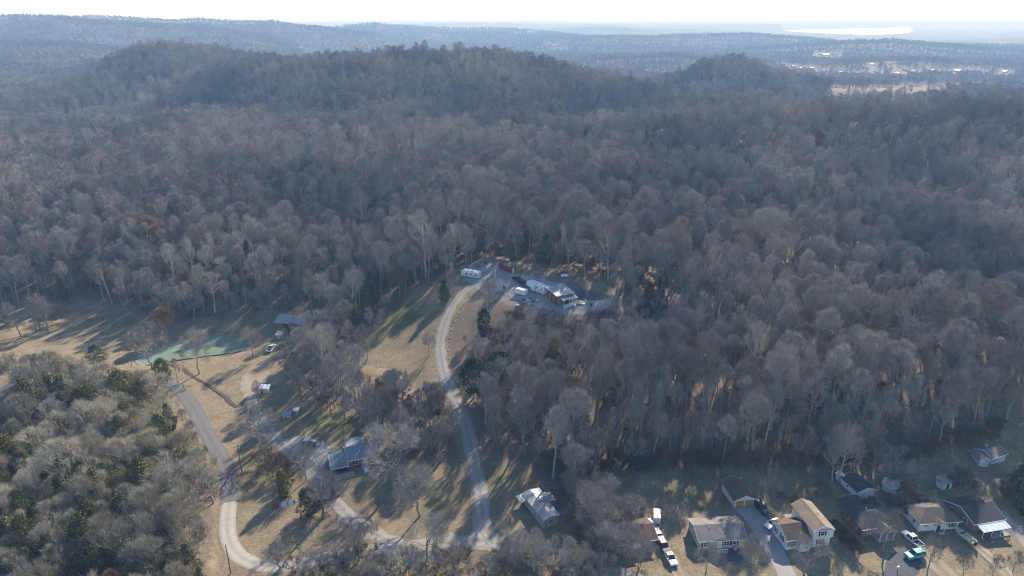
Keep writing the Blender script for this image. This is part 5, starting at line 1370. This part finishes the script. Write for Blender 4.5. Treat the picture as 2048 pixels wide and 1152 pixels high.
pole(484, 945, 9.0, "wooden utility pole beside the asphalt lane"); pole(462, 1147, 8.0, "plain wooden pole at the outer edge of the concrete curve", False)
pole(1743, 950, 8.5, "wooden utility pole between the white outbuilding and the bare tree"); pole(2027, 897, 8.5, "brown utility pole with crossarm behind the blue-grey cottage")
pole(577, 924, 4.2, "slim lamp post at the gravel parking place", False, True, RIM); pole(370, 748, 6.5, "thin lamp post in the dry grass below the pond", False, True, RIM)

# ---------------------------------------------------------------- single trees and shrubs
def T(key, k, u, v, H, label, wide=1.0, cat='tree', group=None):
    p = at(u, v); pr = PROTO[key][k % len(PROTO[key])]
    return plant(key, k, p.x, p.y, H / pr.H, random.uniform(0, 6.28), label, cat, group, sxy=wide)
T('open', 0, 305, 737, 17, "bare round-crowned tree at the near shore of the pond")
T('sycamore', 0, 398, 748, 16, "pale-limbed tree leaning by the pond's grassy bank", .8)
T('tall', 0, 263, 733, 9, "slim bare tree at the end of the pond", .8)
T('open', 1, 505, 718, 13, "dark bare tree on the grass right beside the pond's green end", .75)
T('tall', 1, 357, 775, 11, "slender bare tree in the gold grass below the pond", .7)
for k, (u, v, h) in enumerate([(73, 665, 15), (82, 662, 16), (97, 666, 14), (42, 672, 13), (20, 660, 12)]): T('wood', k, u, v, h, "bare tree in the clump on the golden field", 1, group="clump of trees on the golden field")
T('brush', 0, 115, 638, 5, "dark round thicket behind the clump on the golden field", 1.8, 'shrub')
T('cedar', 1, 15, 650, 5.5, "small dark cedar on the golden field")
T('beech', 0, 335, 678, 13, "brownish tree at the wood edge above the pond", 1.0)
T('cedar', 0, 325, 770, 10, "dark cedar at the corner of the roadside wood", 1.15); T('cedar', 2, 195, 735, 8.5, "olive cedar on the field edge of the roadside wood", 1.3)
T('open', 2, 517, 810, 9, "thin bare tree beside the little white box shed", .6)
T('sycamore', 1, 521, 905, 15, "big white-limbed sycamore spreading over the farm drive", 1.0)
for k, (u, v, h) in enumerate([(386, 898, 9), (396, 918, 8), (372, 872, 9), (412, 940, 7.5)]): T('tall', k, u, v, h, "slim bare tree along the asphalt lane", .8, group="slim trees along the asphalt lane")
for k, (u, v, h, w) in enumerate([(548, 948, 4.6, 1.6), (536, 930, 4.4, 1.5), (560, 960, 4.2, 1.5), (575, 950, 4.8, 1.3)]): T('brush', k, u, v, h, "brown thicket on the loop lawn", w, 'shrub', "thickets on the loop lawn")
T('cedar', 3, 568, 990, 8, "dark cedar on the loop lawn next to the brown thickets", 1.2)
T('open', 3, 612, 960, 11, "bare tree beside the gravel drive opposite the farmhouse", .8)
T('wood', 1, 648, 1036, 15, "tall bare tree over the farm drive bend", 1.1); T('holly', 0, 622, 1030, 7.5, "dark vine-covered tree near the leaning roofing sheets", .9); T('brush', 1, 640, 1010, 5, "dark brush behind the leaning roofing sheets", 1.6, 'shrub')
T('open', 0, 789, 980, 20, "large grey bare tree with a domed crown beside the brick farmhouse", .95)
T('open', 1, 839, 1033, 14, "dark fine-branched bare tree on the striped lawn", 1.0)
T('open', 2, 853, 1122, 12.5, "spreading bare tree at the gravel junction", 1.05)
T('open', 3, 718, 1120, 11, "bare tree between the concrete lane and the gravel road", .9)
T('open', 2, 765, 885, 15, "bare tree at the wood edge behind the farmhouse chimney", 1.0); T('open', 3, 725, 850, 14, "pale-grey full-crowned tree above the farmhouse yard", 1.0)
for k, (u, v, h) in enumerate([(775, 855, 11), (800, 872, 12), (832, 862, 11), (862, 902, 11), (892, 912, 10), (902, 872, 11), (845, 835, 10), (780, 830, 9)]): T('wood', k, u, v, h, "bare tree in the thicket between farmhouse chimney and driveway", .95, group="thicket between farmhouse and driveway")
T('open', 0, 810, 900, 12, "bare tree on the slope between farmhouse and driveway", .9); T('wood', 2, 880, 925, 13, "bare tree leaning over the lower driveway", .9); T('wood', 4, 850, 880, 13, "bare tree among the thickets left of the driveway", 1.0)
for k, (u, v, h) in enumerate([(572, 742, 11), (588, 772, 11), (604, 800, 12), (632, 818, 12), (662, 828, 12), (612, 748, 12), (640, 780, 12), (596, 715, 11), (625, 705, 11), (650, 800, 12), (585, 700, 9), (700, 808, 11), (726, 818, 12), (747, 842, 11), (690, 838, 11), (676, 770, 11), (690, 745, 10)]): T('wood', k, u, v, h, "bare tree in the grove between the farmyard and the sloping field", 1.0, group="grove above the farmyard")
for k, (u, v, h) in enumerate([(580, 730, 4), (600, 765, 4), (620, 790, 4.4), (655, 815, 4), (565, 668, 3.4), (585, 668, 3.4), (600, 672, 3.6), (690, 828, 3.6)]): T('brush', k, u, v, h, "leafless brush at the foot of the grove above the farmyard", 1.5, 'shrub', "brush of the farmyard grove")
for k, (u, v, h) in enumerate([(715, 735, 9), (728, 700, 10), (742, 668, 10), (700, 760, 10), (775, 632, 9), (735, 720, 7)]): T('wood', k, u, v, h, "bare tree scattered along the upper edge of the sloping field", .9, group="trees along the sloping field")
for k, (u, v, h) in enumerate([(1000, 665, 5), (1015, 645, 4), (1040, 640, 4), (1065, 648, 5), (1090, 650, 4), (1120, 652, 5), (1150, 650, 4), (1185, 648, 5), (985, 690, 6), (968, 720, 6), (955, 745, 6), (945, 720, 4), (930, 690, 3.4), (1215, 645, 4.5), (1030, 660, 6), (1140, 660, 6)]): T('brush' if k % 3 else 'grove', k, u, v, h, "low brushy growth on the bare slope under the hilltop yard", 1.1, 'shrub', "brush under the hilltop yard")
T('pine', 0, 873, 842, 10.5, "dark pine beside the middle of the driveway", 1.0); T('cedar', 0, 785, 800, 10, "broad dark cedar below the dirt track", 1.4); T('cedar', 1, 760, 795, 7, "smaller cedar beside the broad cedar below the dirt track", 1.3)
T('pine', 1, 966, 686, 12.5, "slim tall pine on the slope between driveway and cabin", .75)
T('pine', 2, 948, 796, 13.5, "dark pine at the driveway edge below the slope", 1.2); T('pine', 3, 992, 796, 15.5, "tallest dark pine at the foot of the cabin slope", 1.2); T('pine', 0, 968, 806, 10, "dark pine tucked between two taller pines", 1.3)
T('tall', 2, 973, 655, 17, "tall bare tree on the slope before the hilltop yard", .9); T('tall', 0, 985, 615, 11, "short bare tree at the corner of the hilltop yard", .8)
T('open', 1, 857, 713, 8.5, "small bare tree alone on the sloping field", .75)
for k, (u, v, h) in enumerate([(757, 678, 9), (748, 690, 8), (765, 664, 9)]): T('tall', k, u, v, h, "slim bare tree on the field's shaded edge", .8, group="slim trees on the field edge")
T('cedar', 1, 887, 602, 9, "dark cedar beside the upper driveway", 1.3); T('wood', 3, 908, 585, 10, "brownish bare tree between cedar and upper driveway", .9)
T('holly', 0, 1293, 640, 6.5, "dark evergreen bush at the wood edge below the dirt bank", .9)
for k, (u, v, h, w) in enumerate([(1150, 1012, 9, 1), (1180, 1062, 12, 1), (1218, 1040, 11, 1), (1195, 1092, 12, 1), (1240, 1085, 9, 1), (1258, 1052, 9, 1), (1165, 1035, 10, 1), (1205, 1015, 10, 1), (1228, 1062, 10, 1.1)]): T('open', k, u, v, h, "bare tree in the thicket between mobile home and brown house", w, group="thicket between mobile home and brown house")
for k, (u, v, h) in enumerate([(1160, 1060, 5), (1190, 1030, 4.5), (1215, 1075, 4.5), (1140, 1000, 4), (1240, 1040, 4), (1175, 1085, 4.5), (1130, 975, 3.5), (1200, 1105, 3.6)]): T('brush', k, u, v, h, "brown brush in the thicket between mobile home and brown house", 1.5, 'shrub', "brush between mobile home and brown house")
for k, (u, v, h) in enumerate([(1232, 1124, 10), (1258, 1118, 9), (1212, 1132, 11), (1285, 1122, 7)]): T('open', k, u, v, h, "bare tree standing close before the brown-roofed house", 1.0, group="trees before the brown house")
T('open', 3, 1274, 1148, 10.5, "bare tree on the dry lawn before the brown house", .9)
for k, (u, v, h) in enumerate([(1012, 1145, 10), (1035, 1135, 12), (1068, 1142, 11), (1104, 1150, 11), (1140, 1155, 11), (1165, 1160, 10)]): T('wood', k, u, v, h, "tall bare tree along the gravel road below the mobile home", .9, group="trees along the gravel road")
T('open', 0, 1777, 968, 12, "fan-shaped bare tree behind the long low shed", .95); T('beech', 1, 1808, 1003, 5.5, "orange-brown leafy bush before the long low shed", 1.6, 'shrub')
T('sycamore', 0, 1663, 965, 14.5, "pale forked tree at the wood edge above the garden shed", .55); T('sycamore', 1, 1676, 965, 19, "taller pale tree beside the pale forked tree", .55)
T('open', 1, 1767, 1108, 13, "bare grey tree before the brick hip-roof house", .75); T('wood', 5, 1854, 1150, 11, "narrow many-stemmed bare tree on the golden lawn", .6)
for k, (u, v) in enumerate([(1926, 1152), (1984, 1152), (2025, 1146)]): T('open', k, u, v, 6, "young bare tree on the golden front lawn", .7, group="young trees on the golden lawn")
T('open', 2, 1412, 1143, 8, "small bare tree before the tan house", .9); T('open', 3, 1505, 1147, 10, "bare tree between the tan house and the driveway", .9); T('open', 0, 1608, 1149, 10.5, "wide bare tree hiding the front of the split-level house", 1.05)
for k in range(9):
    f = k / 8; T('brush' if k % 3 else 'holly', k, 1668 + 48 * f, 1062 + 50 * f, 3.0 if k % 3 else 3.2, "olive shrub in the hedge between the split-level and brick houses", 1.0, 'shrub', "hedge between split-level and brick house")
T('holly', 0, 2040, 985, 8, "glossy evergreen magnolia at the end of the back yards", .9); T('holly', 0, 2050, 1030, 7, "dark evergreen beside the gravel drive past the awning house", .9)
for k, (u, v) in enumerate([(2012, 1000), (2028, 1012), (2005, 985)]): T('brush', k, u, v, 3.2, "yellowish brush below the glossy magnolia", 1.2, 'shrub', "brush below the magnolia")
for k, (u, v, h) in enumerate([(1640, 985, 3), (1625, 1000, 2.4), (1560, 1000, 1.8), (1575, 1008, 1.6), (1905, 975, 3), (1925, 965, 3.4), (1940, 980, 2.6), (1795, 1025, 3.2), (1775, 1012, 3.4), (1745, 1020, 3), (1830, 1010, 3)]): T('brush', k, u, v, h, "leafless shrub in the shaded back yards", 1.3, 'shrub', "shrubs in the back yards")
T('cedar', 1, 1588, 1005, 3.2, "little dark conifer behind the split-level house", 1.1)
rb = random.Random(31)
for k in range(46):
    u = 560 + 660 * (k + rb.random()) / 46; v = 1128 + rb.uniform(-6, 40) + (12 if u < 700 else 0)
    T('brush' if k % 4 else 'open', k, u, v, rb.uniform(2.8, 4.6) if k % 4 else rb.uniform(6, 9), "brushy bare growth along the near verge of the gravel road", 1.2, 'shrub', "brush along the near verge")

# ---------------------------------------------------------------- far town
def far_house(u, v, w, col, rc, k):
    p = at(u, v, 4500); r = empty("distant_house", p, .2 + .5 * (k % 5), "distant pale house in the hazy valley town", "house", "houses of the valley town")
    r.scale = (.6, .6, .6); d = w * .7; MB().prism([(-d / 2, -3), (d / 2, -3), (d / 2, 6), (0, 9), (-d / 2, 6)], 'x', -w / 2, w / 2).build("wall", col, r); MB().prism([(-d / 2 - 1, 5.4), (0, 9.1), (d / 2 + 1, 5.4), (d / 2 + 1, 6.0), (0, 9.8), (-d / 2 - 1, 6.0)], 'x', -w / 2 - 1, w / 2 + 1).build("roof", rc, r)
for k, (u, v, w) in enumerate(FAR_TOWN):
    far_house(u, v, w, WHITE if k % 3 == 0 else SIDE_T, ROOF_OLD if k % 2 else SH_TAUPE, k)
def tower():
    d = ray(48, 29); t = 2600; x, y = d[0] * t, d[1] * t; z = hz(x, y)
    r = empty("radio_tower", (x, y, z), 0, "lattice radio tower on the far ridge crest", "tower"); H = 30
    for sx, sy in ((-1, -1), (1, -1), (1, 1), (-1, 1)): MB().cyl((sx * 3, sy * 3, -2), (sx * .8, sy * .8, H), .5, .35, 5).build("leg", RIM, r)
    for k in range(6):
        f = k / 6; w = 3 - 2.2 * f; z_ = H * f
        MB().cyl((-w, -w, z_), (w - .2, -w + .2, z_ + H / 6), .3, n_=4).build("brace", RIM, r)
    MB().box(-2, 2, -2, 2, H - 6, H - 4).build("antenna", RIM, r)
tower()
def knob_building():
    d = ray(752, 44); t = 4600; x, y = d[0] * t, d[1] * t; r = empty("hilltop_block", (x, y, hz(x, y)), 0, "grey block building on the hazy hill crest", "building")
    MB().box(-14, 14, -7, 7, -6, 12).build("wall", SH_TAUPE, r); MB().box(-15, 15, -8, 8, 12, 13).build("roof", SH_DARK, r)
    MB().cyl((24, 0, -4), (24, 0, 36), .6).build("mast", RIM, r)
knob_building()
#@@OBJ-END

# ---------------------------------------------------------------- haze
hv, hf = [], []
X0, X1, Y0, Y1, Z0, Z1 = -46000, 46000, -300, 50000, -60, 178
hv = [(x, y, z) for z in (Z0, Z1) for x, y in ((X0, Y0), (X1, Y0), (X1, Y1), (X0, Y1))]
hf = [(3, 2, 1, 0), (4, 5, 6, 7), (0, 1, 5, 4), (1, 2, 6, 5), (2, 3, 7, 6), (3, 0, 4, 7)]
hm = bpy.data.materials.new("haze"); hm.use_nodes = True
hn = hm.node_tree; hn.nodes.remove(hn.nodes["Principled BSDF"])
vol = hn.nodes.new("ShaderNodeVolumePrincipled")
vol.inputs["Color"].default_value = (0.36, 0.62, 1.0, 1)
vol.inputs["Density"].default_value = 0.00021
vol.inputs["Absorption Color"].default_value = (1, 1, 1, 1)
vol.inputs["Anisotropy"].default_value = 0.0
hn.links.new(vol.outputs[0], hn.nodes["Material Output"].inputs["Volume"])
hm.cycles.homogeneous_volume = True
hz_o = link_mesh("haze", hv, hf, hm)
tag(hz_o, "pale blue winter haze filling the valley air", "haze", kind="stuff")
